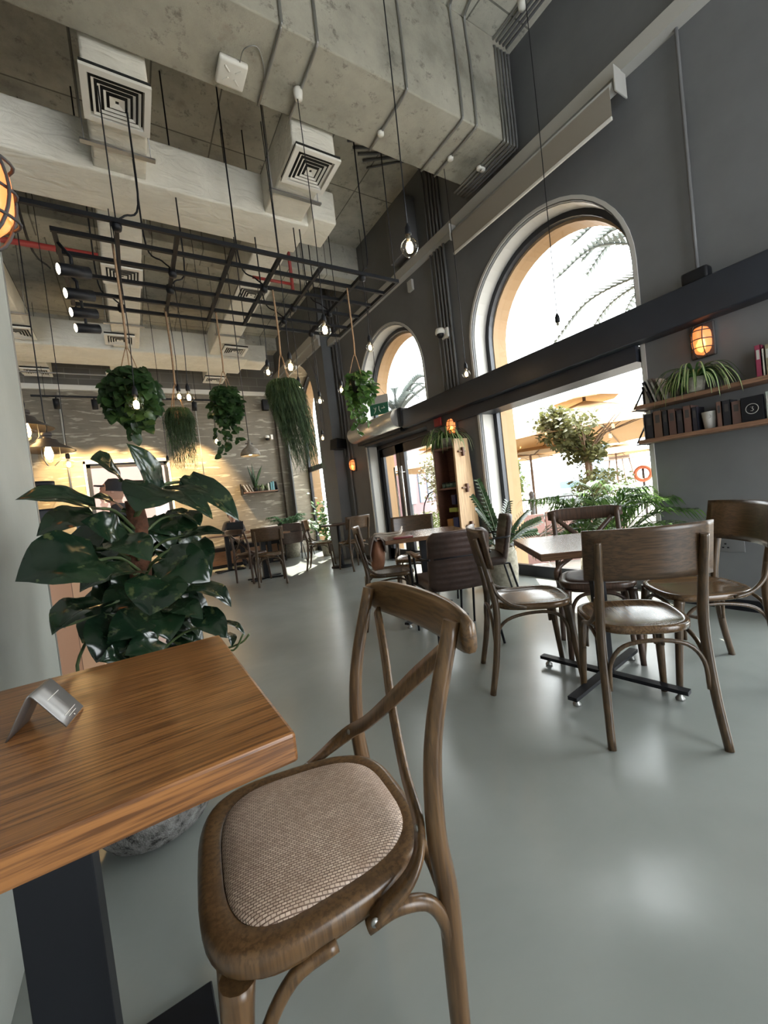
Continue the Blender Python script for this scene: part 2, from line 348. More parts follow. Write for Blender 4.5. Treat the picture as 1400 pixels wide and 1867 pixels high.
struct(MB().prism(archpoly([(B0, .84, 2.75, 0), (B1, .84, 2.76, 0), (B2, .84, 2.82, 0), (B3, .9, 3.25, 0)], -4, 10.4, ZC+1.2), .22, 'x', 3.926).build('wall_outer_facade', M['cream']))
struct(MB().prism(archpoly([(B3+.02, .95, 3.32, 0)], 7.25, YB, ZC), .03, 'x', XF).build('wall_right_far', M['wall']))
struct(MB().prism(archpoly([(B3+.02, .948, 3.32, 0)], 7.25, YB, ZC), .42, 'x', XF+.03).build('wall_right_alcove', M['brush_sunlit']))
struct(MB().bb((XF, 7.22, 0), (XW, 7.25, ZC)).build('wall_pier_face', M['wall']))
# back wall with window opening
b = MB()
for lo, hi in (((-7, YB, 0), (-.74, YB+.2, 4.0)), ((.80, YB, 0), (XF+.5, YB+.2, 4.0)), ((-.74, YB, 2.5), (.8, YB+.2, 4.0)), ((-.74, YB, 0), (.8, YB+.2, .45))): b.bb(lo, hi)
struct(b.build('wall_back', M['brush']))
struct(MB().bb((-7, YB-.01, 4.0), (XF+.5, YB+.2, ZC)).build('wall_back_upper', M['block']))
struct(MB().bb((-7, YB-.06, 3.96), (3.38, YB-.012, 4.06)).build('trim_1', M['white']))
struct(MB().bb((3.26, YB-.14, 0), (XF, YB, 3.95)).build('trim_2', brush('brushed_pilaster_plaster', .55)))
struct(MB().bb((-7.1, -4, 0), (-7, YB, ZC)).build('wall_left', M['wall']))
# near wall end beside the camera
struct(MB().bb((-1.1, -1.6, 0), (-.372, 2.44, ZC), bev=.004).build('wall_near', M['nearwall']))
struct(MB().bb((-.374, 2.425, 0), (-.369, 2.445, ZC)).build('trim_3', M['galv']))
# unseen wall behind the camera, its openings added and sized for fill daylight
b = MB()
for x0, x1 in ((-7, -5.6), (-2.6, 1.0), (3.2, 3.95)): b.bb((x0, -4.1, 0), (x1, -4, 3.4))
b.bb((-7, -4.1, 3.4), (3.95, -4, ZC)); struct(b.build('wall_behind', M['wall']))
# skirting
struct(MB().bb((XW-.015, -4, 0), (XW, B1-.93, .08)).build('baseboard_right', M['black']))
struct(MB().bb((XW-.015, B1+.93, 0), (XW, B2-.93, .08)).build('baseboard_middle', M['black']))
struct(MB().bb((XW-.015, B2+.93, 0), (XW, 7.2, .08)).build('baseboard_pier', M['black']))
# curtain rail ledge along the window wall
struct(MB().bb((XW-.10, -4, 4.15), (XW, 7.21, 4.27)).build('trim_4', M['trim']))
struct(MB().bb((XF-.08, 7.25, 4.32), (XF, YB, 4.47)).build('trim_5', M['trim']))
struct(MB().bb((XF-.04, 7.25, 4.17), (XF, YB, 4.32)).build('trim_6', M['trim']))
# big concrete beam across the room
struct(MB().bb((-7, 2.6, 4.35), (3.56, 3.2, ZC), bev=.012).build('ceiling_beam', M['beam']))
struct(MB().bb((-7, 5.9, 4.75), (XW, 6.3, ZC), bev=.01).build('ceiling_beam_far', M['ceil']))
struct(MB().bb((-7, YB-.35, 5.0), (XW, YB-.02, ZC)).build('ceiling_beam_back', M['ceil']))

# windows
def arch_ring(b, cy, R, zs, z0, x0, x1, t):
    P = [(cy-R, z0), (cy-R, zs)] + [(cy-R*math.cos(a*PI/24), zs+R*math.sin(a*PI/24)) for a in range(1, 24)] + [(cy+R, zs), (cy+R, z0)]
    Q = [(cy-(R-t), z0), (cy-(R-t), zs)] + [(cy-(R-t)*math.cos(a*PI/24), zs+(R-t)*math.sin(a*PI/24)) for a in range(1, 24)] + [(cy+R-t, zs), (cy+R-t, z0)]
    V = [[b.v((x, *p)) for p in L] for x, L in ((x0, P), (x1, P), (x1, Q), (x0, Q))]
    for i in range(len(P)-1):
        for k in range(4): b.f([V[k][i], V[k][i+1], V[(k+1) % 4][i+1], V[(k+1) % 4][i]], False)
def glasspane(cy, R, zs, z0):
    P = [(cy-R, z0), (cy-R, zs)] + [(cy-R*math.cos(a*PI/24), zs+R*math.sin(a*PI/24)) for a in range(1, 24)] + [(cy+R, zs), (cy+R, z0)]
    return MB().prism(P, .008, 'x', 3.878)
k = 0
for nm, cy, R, zs, xo in (('window_1', B1, .915, 2.78, 0), ('window_2', B2, .905, 2.85, 0), ('window_3', B3, .95, 3.32, 0), ('window_4', B0, .935, 2.75, 0)):
    b = MB(); arch_ring(b, cy, R, zs, 0, 3.86, 3.925, .065)
    b.bb((3.86, cy-R, 1.98), (3.925, cy+R, 2.1))
    if nm != 'window_2': b.bb((3.86, cy-R, 0), (3.925, cy+R, .13))
    if nm == 'window_3': b.bb((3.86, cy-.12, 0), (3.925, cy-.06, 2.0))
    f = struct(b.build(nm, M['frame'])); g = glasspane(cy, R-.06, zs, 2.1 if nm == 'window_2' else .13).build('pane', M['glass'], f)
    if nm != 'window_3':
        b = MB(); arch_ring(b, cy, R+.035, zs, 0, XW-.012, XW+.004, .03); struct(b.build('trim_%d' % (7+k), M['reveal'])); k += 1
# dark steel beam along the wall, a slimmer channel inside the openings
struct(MB().bb((3.50, -4, 2.10), (XW+.01, 4.95, 2.36), bev=.01).build('trim_20', M['bluebeam']))
struct(MB().bb((3.60, 1.72, 1.97), (3.86, 4.5, 2.10)).bb((3.60, 4.5, 2.04), (3.86, 6.3, 2.30)).build('trim_21', M['bluebeam']))
# entrance double door
y0, ym, y1 = B2-.9, 5.62, B2+.9
dr = struct(MB().bb((3.84, y0, 0), (3.93, y0+.05, 2.1)).bb((3.84, y1-.05, 0), (3.93, y1, 2.1)).bb((3.84, y0, 1.98), (3.93, y1, 2.1)).build('door_1', M['frame']))
for a, c, nm in ((y0+.05, ym-.005, 'right'), (ym+.005, y1-.05, 'left')):
    b = MB(); t = .115
    for lo, hi in (((3.86, a, .01), (3.91, a+t, 1.97)), ((3.86, c-t, .01), (3.91, c, 1.97)), ((3.86, a, .01), (3.91, c, .2)), ((3.86, a, 1.83), (3.91, c, 1.97))): b.bb(lo, hi)
    lf = b.build('door_leaf', M['frame'], dr)
    MB().bb((3.881, a+t, .2), (3.889, c-t, 1.83)).build('pane', M['glass'], lf)
    yh = ym-.10 if nm == 'right' else ym+.10
    MB().tube([(3.79, yh, .45), (3.79, yh, 1.6)], .016, 12).tube([(3.79, yh, 1.5), (3.87, yh, 1.5)], .009).tube([(3.79, yh, .55), (3.87, yh, .55)], .009).build('door_handle', M['steel'], lf)
# back wall window
b = MB()
for lo, hi in (((-.74, YB-.03, .42), (-.70, YB+.1, 2.54)), ((.76, YB-.03, .42), (.80, YB+.1, 2.54)), ((-.74, YB-.03, 2.48), (.8, YB+.1, 2.54))): b.bb(lo, hi)
struct(b.build('trim_30', M['white']))
b = MB()
for lo, hi in (((-.70, YB, .45), (-.63, YB+.08, 2.48)), ((.69, YB, .45), (.76, YB+.08, 2.48)), ((-.7, YB, 2.40), (.76, YB+.08, 2.48)), ((-.7, YB, .45), (.76, YB+.08, .53))): b.bb(lo, hi)
f = struct(b.build('window_5', M['frame'])); MB().bb((-.63, YB+.03, .53), (.69, YB+.038, 2.4)).build('pane', M['glass'], f)
# scroll ironwork seen through that window
t = thing('iron_scroll_balcony', 'dark wrought iron scrollwork seen through the back wall window', 'railing', (0.1, YB+1.6, 0))
b = MB(); b.tube([(-.1, 0, 2.1), (.9, 0, 2.1)], .012, 6); b.tube([(-.1, 0, 1.75), (.9, 0, 1.75)], .012, 6)
for i in range(5):
    x = 0+i*.2; b.tube([(x+.07*math.cos(a)*(1-a/14), 0, 1.92+.07*math.sin(a)*(1-a/14)+.06) for a in [q*.5 for q in range(24)]], .008, 6); b.tube([(x, 0, 1.75), (x+.1, 0, 2.1)], .008, 6)
b.build('scroll', M['iron'], t)
for x in (-.1, .9): MB().tube([(x, 0, -.12), (x, 0, 2.12)], .015, 6).build('post', M['iron'], t)

# ------------------------------------------------------------------ chairs
def seat_outline(n, x0, x1, wr, wf, p=.62):
    P = []
    for i in range(n):
        a = 2*PI*i/n; c, s = math.cos(a), math.sin(a); u = math.copysign(abs(c)**p, c); v = math.copysign(abs(s)**p, s)
        x = (x0+x1)/2+(x1-x0)/2*u; wdt = wr+(wf-wr)*(u+1)/2; P.append((x, v*wdt))
    return P
def slab(b, rings):
    L = [[b.v((x, y, z)) for x, y in P] if not callable(z) else [b.v((x, y, z(x, y))) for x, y in P] for P, z in rings]; n = len(L[0])
    for A, B in zip(L, L[1:]):
        for i in range(n): b.f([A[i], A[(i+1) % n], B[(i+1) % n], B[i]])
    b.f(L[0][::-1]); b.f(L[-1])
def arch(b, p0, p1, rise, z, r=.009, inset=.0):
    a = Vector(p0); c = Vector(p1); d = c-a
    pts = [a, a+Vector((0, 0, rise*.55))+d*.03, a+Vector((0, 0, rise*.9))+d*.18, a+Vector((0, 0, rise))+d*.5, a+Vector((0, 0, rise*.9))+d*.82, a+Vector((0, 0, rise*.55))+d*.97, c]
    b.tube(pts, r, 8, n=4)
def panel_chair(name, label, group, wd, seatm):
    t = thing(name, label, 'chair', group=group)
    b = MB(); o = lambda k, g=0: seat_outline(40, -.20+k, .21-k, .185-k, .215-k)
    slab(b, [(o(.012), .432), (o(.0), .44), (o(0), .462), (o(.008), .468), (o(.022), .466), (o(.028), .461), (o(.09), .455), (o(.16), .453)]); b.build('seat', seatm, t)
    b = MB(); n = 14; rows = []
    for i in range(n+1):
        u = -1+2*i/n; y = .232*u; x = -.262+.055*u*u; row = []
        for z, dx in ((.672, .012), (.70, .007), (.86, -.018), (.88, -.022)):
            row.append(Vector((x+dx, y, z)))
        rows.append(row)
    F = [[b.v(q) for q in r] for r in rows]; G = [[b.v(q+Vector((-.013, 0, 0))) for q in r] for r in rows]
    for i in range(n):
        for j in range(3): b.f([F[i][j], F[i+1][j], F[i+1][j+1], F[i][j+1]]); b.f([G[i][j], G[i][j+1], G[i+1][j+1], G[i+1][j]])
        b.f([F[i][0], G[i][0], G[i+1][0], F[i+1][0]]); b.f([F[i][3], F[i+1][3], G[i+1][3], G[i][3]])
    for i in (0, n):
        for j in range(3): b.f([F[i][j], F[i][j+1], G[i][j+1], G[i][j]])
    b.build('backrest', M['bentboard'], t)
    for s in (1, -1):
        MB().tube([(-.265, s*.205, 0), (-.225, s*.195, .2), (-.200, s*.188, .44), (-.222, s*.185, .62), (-.258, s*.185, .78), (-.268, s*.185, .835)], [.016, .018, .019, .016, .014], 12, n=5).build('leg', wd, t)
        MB().tube([(.165, s*.165, .44), (.175, s*.17, .36), (.21, s*.185, 0)], [.024, .021, .014], 12, n=4).build('leg', wd, t)
        MB().tube([(-.212, s*.192, .60), (-.19, s*.198, .53), (-.13, s*.207, .475), (-.05, s*.213, .452)], [.012, .010, .008], 8, n=5).build('seat_brace', wd, t)
    b = MB(); arch(b, (.18, -.155, .25), (.18, .155, .25), .165, .42); b.build('arch_brace', wd, t)
    b = MB(); arch(b, (-.222, -.178, .22), (-.222, .178, .22), .20, .42); b.build('arch_brace', wd, t)
    for s in (1, -1):
        b = MB(); arch(b, (.16, s*.178, .25), (-.215, s*.182, .22), .18, .42); b.build('arch_brace', wd, t)
    return t
def cross_chair(name, label, group, wd, seatm, detail=True):
    t = thing(name, label, 'chair', group=group)
    b = MB(); o = lambda k: seat_outline(48, -.195+k, .215-k, .185-k, .222-k, .6)
    slab(b, [(o(.022), .418), (o(.018), .421), (o(.018), .437), (o(.004), .440), (o(0), .445), (o(.0), .465), (o(.003), .4715), (o(.009), .4755), (o(.014), .476), (o(.040), .4745), (o(.044), .471), (o(.047), .464), (o(.1), .464)]); b.build('seat_frame', wd, t)
    b = MB(); q = lambda k: seat_outline(48, -.163+k, .170-k, .148-k, .180-k, .6)
    slab(b, [(q(0), .464), (q(-.002), .474), (q(.006), .481), (q(.03), .486), (q(.09), .489), (q(.14), .489)]); b.build('seat_panel', seatm, t)
    b = MB(); n = 16; L = []
    for i in range(n+1):
        u = -1+2*i/n; y = .229*u; x = -.296+.032*u*u; hh = .044*(1-.35*abs(u)**6); row = []
        for a in range(10):
            th = 2*PI*a/10; row.append(b.v((x+.0125*math.copysign(abs(math.cos(th))**.6, math.cos(th)), y, .845+hh*math.copysign(abs(math.sin(th))**.6, math.sin(th)))))
        L.append(row)
    for A, B in zip(L, L[1:]):
        for k in range(10): b.f([A[k], A[(k+1) % 10], B[(k+1) % 10], B[k]])
    b.f(L[0][::-1]); b.f(L[-1]); b.build('top_rail', M['nearboard'] if wd is M['nearwood'] else wd, t)
    for s in (1, -1):
        MB().tube([(-.170, s*.208, 0), (-.172, s*.203, .18), (-.178, s*.198, .40), (-.172, s*.194, .52), (-.190, s*.191, .68), (-.25, s*.195, .87)], [.015, .018, .020, .018, .016, .0155], 14, n=6).build('leg', wd, t)
        MB().tube([(.165, s*.17, .43), (.175, s*.175, .34), (.205, s*.185, 0)], [.026, .023, .015], 14, n=4).build('leg', wd, t)
        z1 = .006*s
        MB().ribbon([(-.255, s*.168, .815), (-.222+z1, s*.085, .735), (-.190+z1, 0, .655), (-.165, -s*.10, .575), (-.148, -s*.178, .522), (-.11, -s*.212, .485), (-.035, -s*.216, .448)], [.014, .016, .015, .014, .015, .016, .015, .013], (1, 0, .15), .0045, n=6).build('cross_strap', wd, t)
        if detail:
            for pt in ((-.143, -s*.178, .522), (-.035, -s*.222, .452)):
                MB().lathe([(0, -.004), (.006, -.003), (.007, 0), (.006, .002), (0, .003)], pt, 10, Matrix.Rotation(PI/2, 3, 'Y' if pt[0] < -.1 else 'X')).build('screw', M['galv'], t)
        b = MB(); b.tube([(-.03, s*.198, .425), (-.08, s*.208, .44), (-.135, s*.21, .42), (-.165, s*.205, .36), (-.172, s*.203, .29)], [.011, .012, .012, .011], 10, n=5); b.build('seat_brace', wd, t)
        b = MB(); b.tube([(.02, s*.19, .42), (.09, s*.185, .40), (.14, s*.18, .33), (.165, s*.18, .24)], [.011, .011, .010], 10, n=5); b.build('seat_brace', wd, t)
    b = MB(); arch(b, (.185, -.155, .24), (.185, .155, .24), .175, .42, .011); b.build('arch_brace', wd, t)
    b = MB(); arch(b, (-.19, -.18, .24), (-.19, .18, .24), .175, .42, .011); b.build('arch_brace', wd, t)
    return t
def arm_chair(name, label, group):
    t = thing(name, label, 'armchair', group=group); lt = M['leather']
    b = MB(); b.box((.02, 0, .43), (.46, .46, .075), bev=.03); b.build('seat', lt, t)
    b = MB(); n = 40; m = 10; F = []; G = []
    for i in range(n+1):
        z = .40+.425*i/n; zz = i/n; hw = .225*(1-.0*zz) - (.05*max(0, (zz-.86)/.14)**2) - .03*max(0, (.1-zz)/.1)
        ch = .0032*abs(math.sin(PI*i/4)); x = -.20-.09*zz
        F.append([b.v((x+.03*(u*u)+ch, u*hw, z)) for u in [-1+2*j/m for j in range(m+1)]]); G.append([b.v((x-.045+.03*(u*u)-ch*.8+.012*(abs(u) > .95), u*hw, z)) for u in [-1+2*j/m for j in range(m+1)]])
    for i in range(n):
        for j in range(m): b.f([F[i][j], F[i][j+1], F[i+1][j+1], F[i+1][j]]); b.f([G[i][j], G[i+1][j], G[i+1][j+1], G[i][j+1]])
        for j in (0, m): b.f([F[i][j], F[i+1][j], G[i+1][j], G[i][j]])
    for i in (0, n):
        for j in range(m): b.f([F[i][j], G[i][j], G[i][j+1], F[i][j+1]])
    b.build('backrest', lt, t)
    MB().tube([(-.305, -.2, .645), (-.31, 0, .645), (-.305, .2, .645)], .005, 6).build('piping', M['cloth'], t)
    for s in (1, -1):
        MB().tube([(-.24, s*.2, .40), (-.33, s*.235, 0)], [.011, .009], 8).build('leg', M['black'], t)
        MB().tube([(.22, s*.255, .63), (.20, s*.255, .40), (.23, s*.24, 0)], [.011, .011, .009], 8).build('leg', M['black'], t)
        b = MB(); b.tube([(.22, s*.255, .63), (-.22, s*.25, .64), (-.27, s*.22, .64)], .008, 8); b.tube([(.06, s*.255, .63), (.12, s*.235, .41)], .009, 8); b.tube([(.2, s*.25, .40), (-.24, s*.2, .40)], .009, 8); b.build('arm_frame', M['black'], t)
        MB().box((.06, s*.258, .648), (.33, .045, .022), bev=.009).build('armrest', M['walnut'], t)
    MB().tube([(.2, -.25, .395), (.2, .25, .395)], .009, 8).build('seat_rail', M['black'], t)
    return t
near = cross_chair('crossback_chair', 'cross-back chair with woven rattan seat drawn up to the nearest oak table', None, M['nearwood'], M['rattan']); near.location = (.235, .79, 0); near.rotation_euler = (0, 0, math.radians(173))
G1 = 'panel-back bentwood chairs around the window table'
c1 = panel_chair('bentwood_chair', 'panel-back bentwood chair seen side on at the left of the window table', G1, M['bentwood'], M['seatwood']); c1.location = (1.84, 1.575, 0); c1.rotation_euler = (0, 0, math.radians(-38))
dup(c1, 'panel-back bentwood chair standing nearest the camera, its back hiding the window table', (1.84, 1.00, 0), math.radians(47))
dup(c1, 'panel-back bentwood chair against the dark wall at the right edge', (2.44, .985, 0), math.radians(140))
c4 = cross_chair('crossback_chair', 'dark cross-back chair with brown pad behind the window table, in front of the palm', None, M['darkwood'], M['leather'], False); c4.location = (2.385, 1.50, 0); c4.rotation_euler = (0, 0, math.radians(218))
dup(c1, 'wooden chair with a handbag hung on its back, at the table by the door', (1.88, 3.10, 0), math.radians(-28))
dup(c1, 'wooden chair on the far side of the table by the door', (2.46, 3.52, 0), math.radians(232))
a3 = arm_chair('leather_armchair', 'dark leather armchair with ribbed back turned to the camera at the door table', 'brown leather armchairs'); a3.location = (2.0, 2.42, 0); a3.rotation_euler = (0, 0, math.radians(68))
dup(a3, 'dark leather armchair beside the tall stone pot, seen from its side', (2.74, 2.86, 0), math.radians(142))
# far chairs
far = dup(c1, 'dark wooden chair standing nearest at the long bench tables', (1.72, 6.35, 0), math.radians(75))
c5 = copy_tree(c4); c5['label'] = 'cross-back chair left of the dark wooden chair at the bench tables'; c5.location = (1.56, 6.9, 0); c5.rotation_euler = (0, 0, math.radians(25))
dup(a3, 'brown armchair with its flat back to the room at the far bench tables', (2.78, 8.5, 0), math.radians(80))
dup(a3, 'armchair with wooden arms beside the far fern pot', (3.05, 8.9, 0), math.radians(150))
dup(c1, 'dark wooden chair by the small round table, left of it', (2.80, 6.9, 0), math.radians(-30))
dup(c1, 'paler wooden chair at the right of the small round table', (3.05, 6.1, 0), math.radians(95))

# ------------------------------------------------------------------ tables
t = thing('cafe_table', 'orange oak table with thick top at the lower left, nearest the camera', 'table', (-.10, .98, 0))
MB().bb((-.268, -.345, .702), (.278, .345, .75)).build('tabletop', M['tabletop'], t, bevel=.006)
MB().bb((-.145, -.05, .02), (-.035, .03, .70)).build('table_column', M['black'], t, bevel=.002)
MB().bb((-.20, -.10, .0), (.13, .09, .02)).build('table_base', M['black'], t, bevel=.003)
MB().bb((-.2, -.2, .69), (.1, .2, .702)).build('mounting_plate', M['black'], t)
# tent card on the near table
t = thing('tent_card', 'small folded metal tent card standing on the near oak table', 'table sign', (-.187, 1.005, .75), math.radians(-12))
b = MB(); b.ribbon([(-.042, 0, 0), (-.006, 0, .066), (0, 0, .070), (.006, 0, .066), (.048, 0, .002)], [.042, .042], (0, 0, 1), .0012, n=4); b.build('card', plain('dark_brushed_card', (.30, .29, .28), .42, .8), t)
R = Matrix.Rotation(math.atan2(.064, .042), 3, 'Y')
for u, sx, sy in ((.25, .0012, .030), (.80, .0012, .03), (.88, .0009, .02)):
    MB().box((.006+.042*u+.0018, 0, .066-.064*u+.0018), (sx, sy*1.6, .0006), mat=R).build('printed_line', M['white'], t)
MB().lathe([(0, .0006), (.0018, .0006), (.0018, 0)], (.006+.042*.95+.0016, .0, .066-.064*.95+.0016), 10, R).build('printed_dot', M['white'], t)
def sq_table(name, label, loc, rz, sx, sy, topm, cross=True):
    t = thing(name, label, 'table', loc, rz)
    MB().bb((-sx/2, -sy/2, .725), (sx/2, sy/2, .76)).build('tabletop', topm, t, bevel=.004)
    MB().bb((-.03, -.03, .03), (.03, .03, .725)).build('table_column', M['black'], t)
    b = MB(); d = .37
    for a in (PI/4, -PI/4): b.box((0, 0, .045), (2*d, .045, .018), a)
    b.build('cross_base', M['black'], t)
    for a in (PI/4, 3*PI/4, -PI/4, -3*PI/4):
        MB().lathe([(0, 0), (.018, 0), (.02, .008), (.01, .02), (.007, .036), (0, .036)], (.33*math.cos(a), .33*math.sin(a), 0), 12).build('levelling_foot', M['galv'], t)
    return t
sq_table('cafe_table', 'square table with cross-shaped black base among the chairs by the large window', (2.04, 1.27, 0), math.radians(-38), .70, .62, M['walnut'])
sq_table('cafe_table', 'dark-topped table by the door with a phone and spectacles on it', (2.165, 2.95, 0), math.radians(-25), .74, .66, M['walnut'])
t = thing('spectacles', 'thin-framed spectacles standing on the table by the door', 'spectacles', (1.98, 2.84, .76), math.radians(-40))
for s in (-1, 1):
    b = MB(); b.tube([(s*.03+.024*math.cos(a), 0, .022+.02*math.sin(a)) for a in [k*PI/8 for k in range(17)]], .0016, 6); b.build('rim', M['iron'], t)
    MB().tube([(s*.054, 0, .028), (s*.056, .12, .026), (s*.054, .14, .005)], .0015, 5).build('temple', M['iron'], t)
MB().tube([(-.008, 0, .026), (0, -.003, .03), (.008, 0, .026)], .0016, 5).build('bridge', M['iron'], t)
tag(MB().box((1.86, 2.80, .767), (.16, .078, .014), math.radians(-20), bev=.005).build('phone', plain('dark_red_case', (.16, .012, .015), .3)), 'dark red phone lying on the table by the door', 'phone')
t = thing('round_table', 'small dark round table between two chairs near the far pillar', 'table', (3.02, 6.55, 0))
MB().lathe([(0, .735), (.29, .735), (.30, .745), (.30, .755), (.29, .76), (0, .76)], seg=36).build('tabletop', M['darkwood'], t)
MB().lathe([(.035, .02), (.03, .735)], seg=14).build('table_column', M['black'], t); MB().lathe([(0, 0), (.2, 0), (.2, .012), (.03, .03), (0, .03)], seg=24).build('table_base', M['black'], t)
def bench_table(x, y, label):
    t = thing('bench_table', label, 'table', (x, y, 0)); t['group'] = 'tables in front of the wall bench'
    MB().bb((-.4, -.32, .72), (.4, .32, .75)).build('tabletop', M['walnut'], t, bevel=.004)
    MB().bb((-.04, -.04, .02), (.04, .04, .72)).build('table_column', M['black'], t); MB().box((0, 0, .012), (.6, .08, .02), .5).box((0, 0, .012), (.6, .08, .02), -.5).build('table_base', M['black'], t)
bench_table(1.78, 6.95, 'walnut table that the nearest dark wooden chair is pushed under, before the bench')
bench_table(1.55, 8.8, 'table before the wall bench holding the open laptop')
bench_table(2.45, 9.0, 'table before the wall bench with crumpled cloth on it, right of the laptop')
# wall bench
t = thing('wall_bench', 'long low bench with wooden front along the back wall', 'bench', (0, 0, 0))
MB().bb((.75, 9.45, .07), (3.1, YB-.15, .36)).build('bench_box', wood('bench_front', (.30, .15, .07), (.2, .1, .05), .4, 0), t)
MB().bb((.75, 9.5, 0), (3.1, YB-.16, .07)).build('plinth', M['black'], t)
MB().bb((.75, 9.43, .36), (3.1, YB-.15, .46), bev=.02).build('seat_cushion', M['cloth'], t)
tag(MB().box((2.5, 8.98, .78), (.34, .16, .05), .3, bev=.022).build('folded_cloth', M['shoe']), 'crumpled pale cloth lying on the far bench table', 'cloth')
t = thing('laptop', 'open dark laptop in front of the seated person at the far wall', 'laptop', (1.68, 8.78, .75), math.radians(10))
MB().bb((-.17, -.12, 0), (.17, .12, .015)).build('keyboard_base', M['iron'], t); MB().box((0, -.16, .12), (.34, .01, .23), mat=Matrix.Rotation(.25, 3, 'X')).build('screen', M['black'], t)
# handbag on the chair back by the door
t = thing('handbag', 'tan and grey handbag hanging from the chair back at the door table', 'bag', (1.73, 3.0, 0), math.radians(-28))
b = MB(); L = []
for i in range(9):
    z = .52+.24*i/8; u = i/8; wx = .055*math.sin(PI*(.25+.6*u))+.01; wy = .13*(.75+.25*math.sin(PI*u))
    L.append([b.v((-.02+.02*u+wx*math.cos(a), wy*math.sin(a)+.01*math.sin(3*a+u*5), z)) for a in [2*PI*k/18 for k in range(18)]])
for A, B in zip(L, L[1:]):
    for k in range(18): b.f([A[k], A[(k+1) % 18], B[(k+1) % 18], B[k]])
b.f(L[0][::-1]); b.f(L[-1]); b.build('bag_body', plain('tan_bag_leather', (.30, .13, .07), .5, 0, .2, 14, .2), t)
b = MB(); b.ribbon([(.055, -.05, .66), (.05, -.05, .74), (.0, -.05, .80), (-.05, -.05, .77), (-.075, -.04, .68), (-.07, -.04, .60)], [.08, .10, .11, .12, .10], (1, 0, .3), .005, n=5); b.build('flap', plain('taupe_bag_cloth', (.16, .125, .11), .8), t)
for dz in (0, .02): MB().tube([(-.01, -.1+dz*2, .76), (-.02, -.14, .80+dz), (.09, -.2, .80+dz), (.17, -.26, .81+dz), (.2, -.2, .84+dz)], .008, 8, n=6).build('strap', M['shoe'], t)

# ------------------------------------------------------------------ ducts and diffusers
def duct(name, label, lo, hi, grp='foil wrapped air ducts', taper=None):
    b = MB(); b.bb(lo, hi, bev=.02); return tag(b.build(name, M['duct']), label, 'duct', grp)
duct('cross_duct', 'wide foil wrapped duct running across just behind the concrete beam', (-6.5, 4.12, 4.14), (1.98, 4.62, 4.56))
duct('cross_duct', 'second wide foil wrapped duct crossing further back above the track lights', (-6.5, 8.15, 4.12), (2.25, 9.0, 4.55))
duct('branch_duct', 'left branch duct reaching forward to the diffuser beside the beam', (.05, 3.24, 4.17), (.44, 4.125, 4.55))
duct('branch_duct', 'left branch duct between the two wide cross ducts', (.03, 4.615, 4.17), (.42, 8.155, 4.55))
duct('branch_duct', 'short left branch duct behind the second cross duct', (-.06, 8.995, 4.17), (.3, 9.75, 4.5))
duct('branch_duct', 'middle branch duct reaching forward to the diffuser by the ceiling rose', (1.50, 3.24, 4.17), (1.90, 4.125, 4.55))
duct('branch_duct', 'middle branch duct between the two wide cross ducts', (1.55, 4.615, 4.17), (1.93, 8.155, 4.55))
duct('branch_duct', 'short middle branch duct behind the second cross duct', (1.65, 8.995, 4.17), (2.05, 9.7, 4.5))
duct('branch_duct', 'far left branch duct running beyond the grey wall edge', (-1.42, 4.615, 4.17), (-1.0, 8.155, 4.55))
duct('branch_duct', 'short far left branch duct ending in a diffuser near the back wall', (-1.45, 8.995, 4.17), (-1.0, 9.9, 4.5))
duct('end_box', 'box at the right end of the front cross duct', (1.975, 4.0, 4.16), (2.26, 4.45, 4.50))
duct('end_box', 'box at the right end of the rear cross duct', (2.245, 8.25, 4.14), (2.66, 8.75, 4.48))
def diffuser(cx, cy, label, s=.42, z=4.124):
    t = thing('ceiling_diffuser', label, 'air diffuser', (cx, cy, z), 0, 'square air diffusers'); h = s/2
    def ring(b, ro, zo, ri, zi):
        A = [b.v((x*ro, y*ro, zo)) for x, y in ((-1, -1), (1, -1), (1, 1), (-1, 1))]; B = [b.v((x*ri, y*ri, zi)) for x, y in ((-1, -1), (1, -1), (1, 1), (-1, 1))]
        for k in range(4): b.f([A[k], A[(k+1) % 4], B[(k+1) % 4], B[k]], False)
    b = MB(); ring(b, h, .0, h, .02); ring(b, h, 0, h*.8, 0); ring(b, h*.8, 0, h*.77, .03); b.build('outer_frame', M['white'], t)
    for i, q in enumerate((.70, .54, .38, .22)):
        b = MB(); ring(b, h*q, .0, h*(q-.012), .0); ring(b, h*q, .0, h*(q-.075 if i < 3 else .05), .010); b.build('cone_blade', M['white'], t)
    MB().bb((-h*.98, -h*.98, .03), (h*.98, h*.98, .045)).build('gap_shade_plate', M['dark'], t)  # near-black plate paints in the shade between the blades
for cx, cy, lb in ((.24, 3.39, 'largest square air diffuser, at the front end of the left branch duct by the beam'), (1.72, 3.41, 'square air diffuser at the front end of the middle branch duct'),
    (.22, 5.76, 'square air diffuser seen through the black grid on the left branch duct'), (1.74, 5.72, 'square air diffuser seen through the black grid on the middle branch duct'),
    (.14, 7.75, 'square air diffuser on the left branch duct just before the rear cross duct'), (1.93, 7.8, 'square air diffuser on the middle branch duct just before the rear cross duct'),
    (.07, 9.6, 'small looking diffuser behind the left hanging plant near the back wall'), (1.85, 9.55, 'small looking diffuser above the middle hanging plant near the back wall'),
    (-1.15, 7.8, 'square air diffuser beside the edge of the grey wall, front one'), (-1.2, 9.6, 'square air diffuser beside the edge of the grey wall, rear one')):
    diffuser(cx, cy, lb)
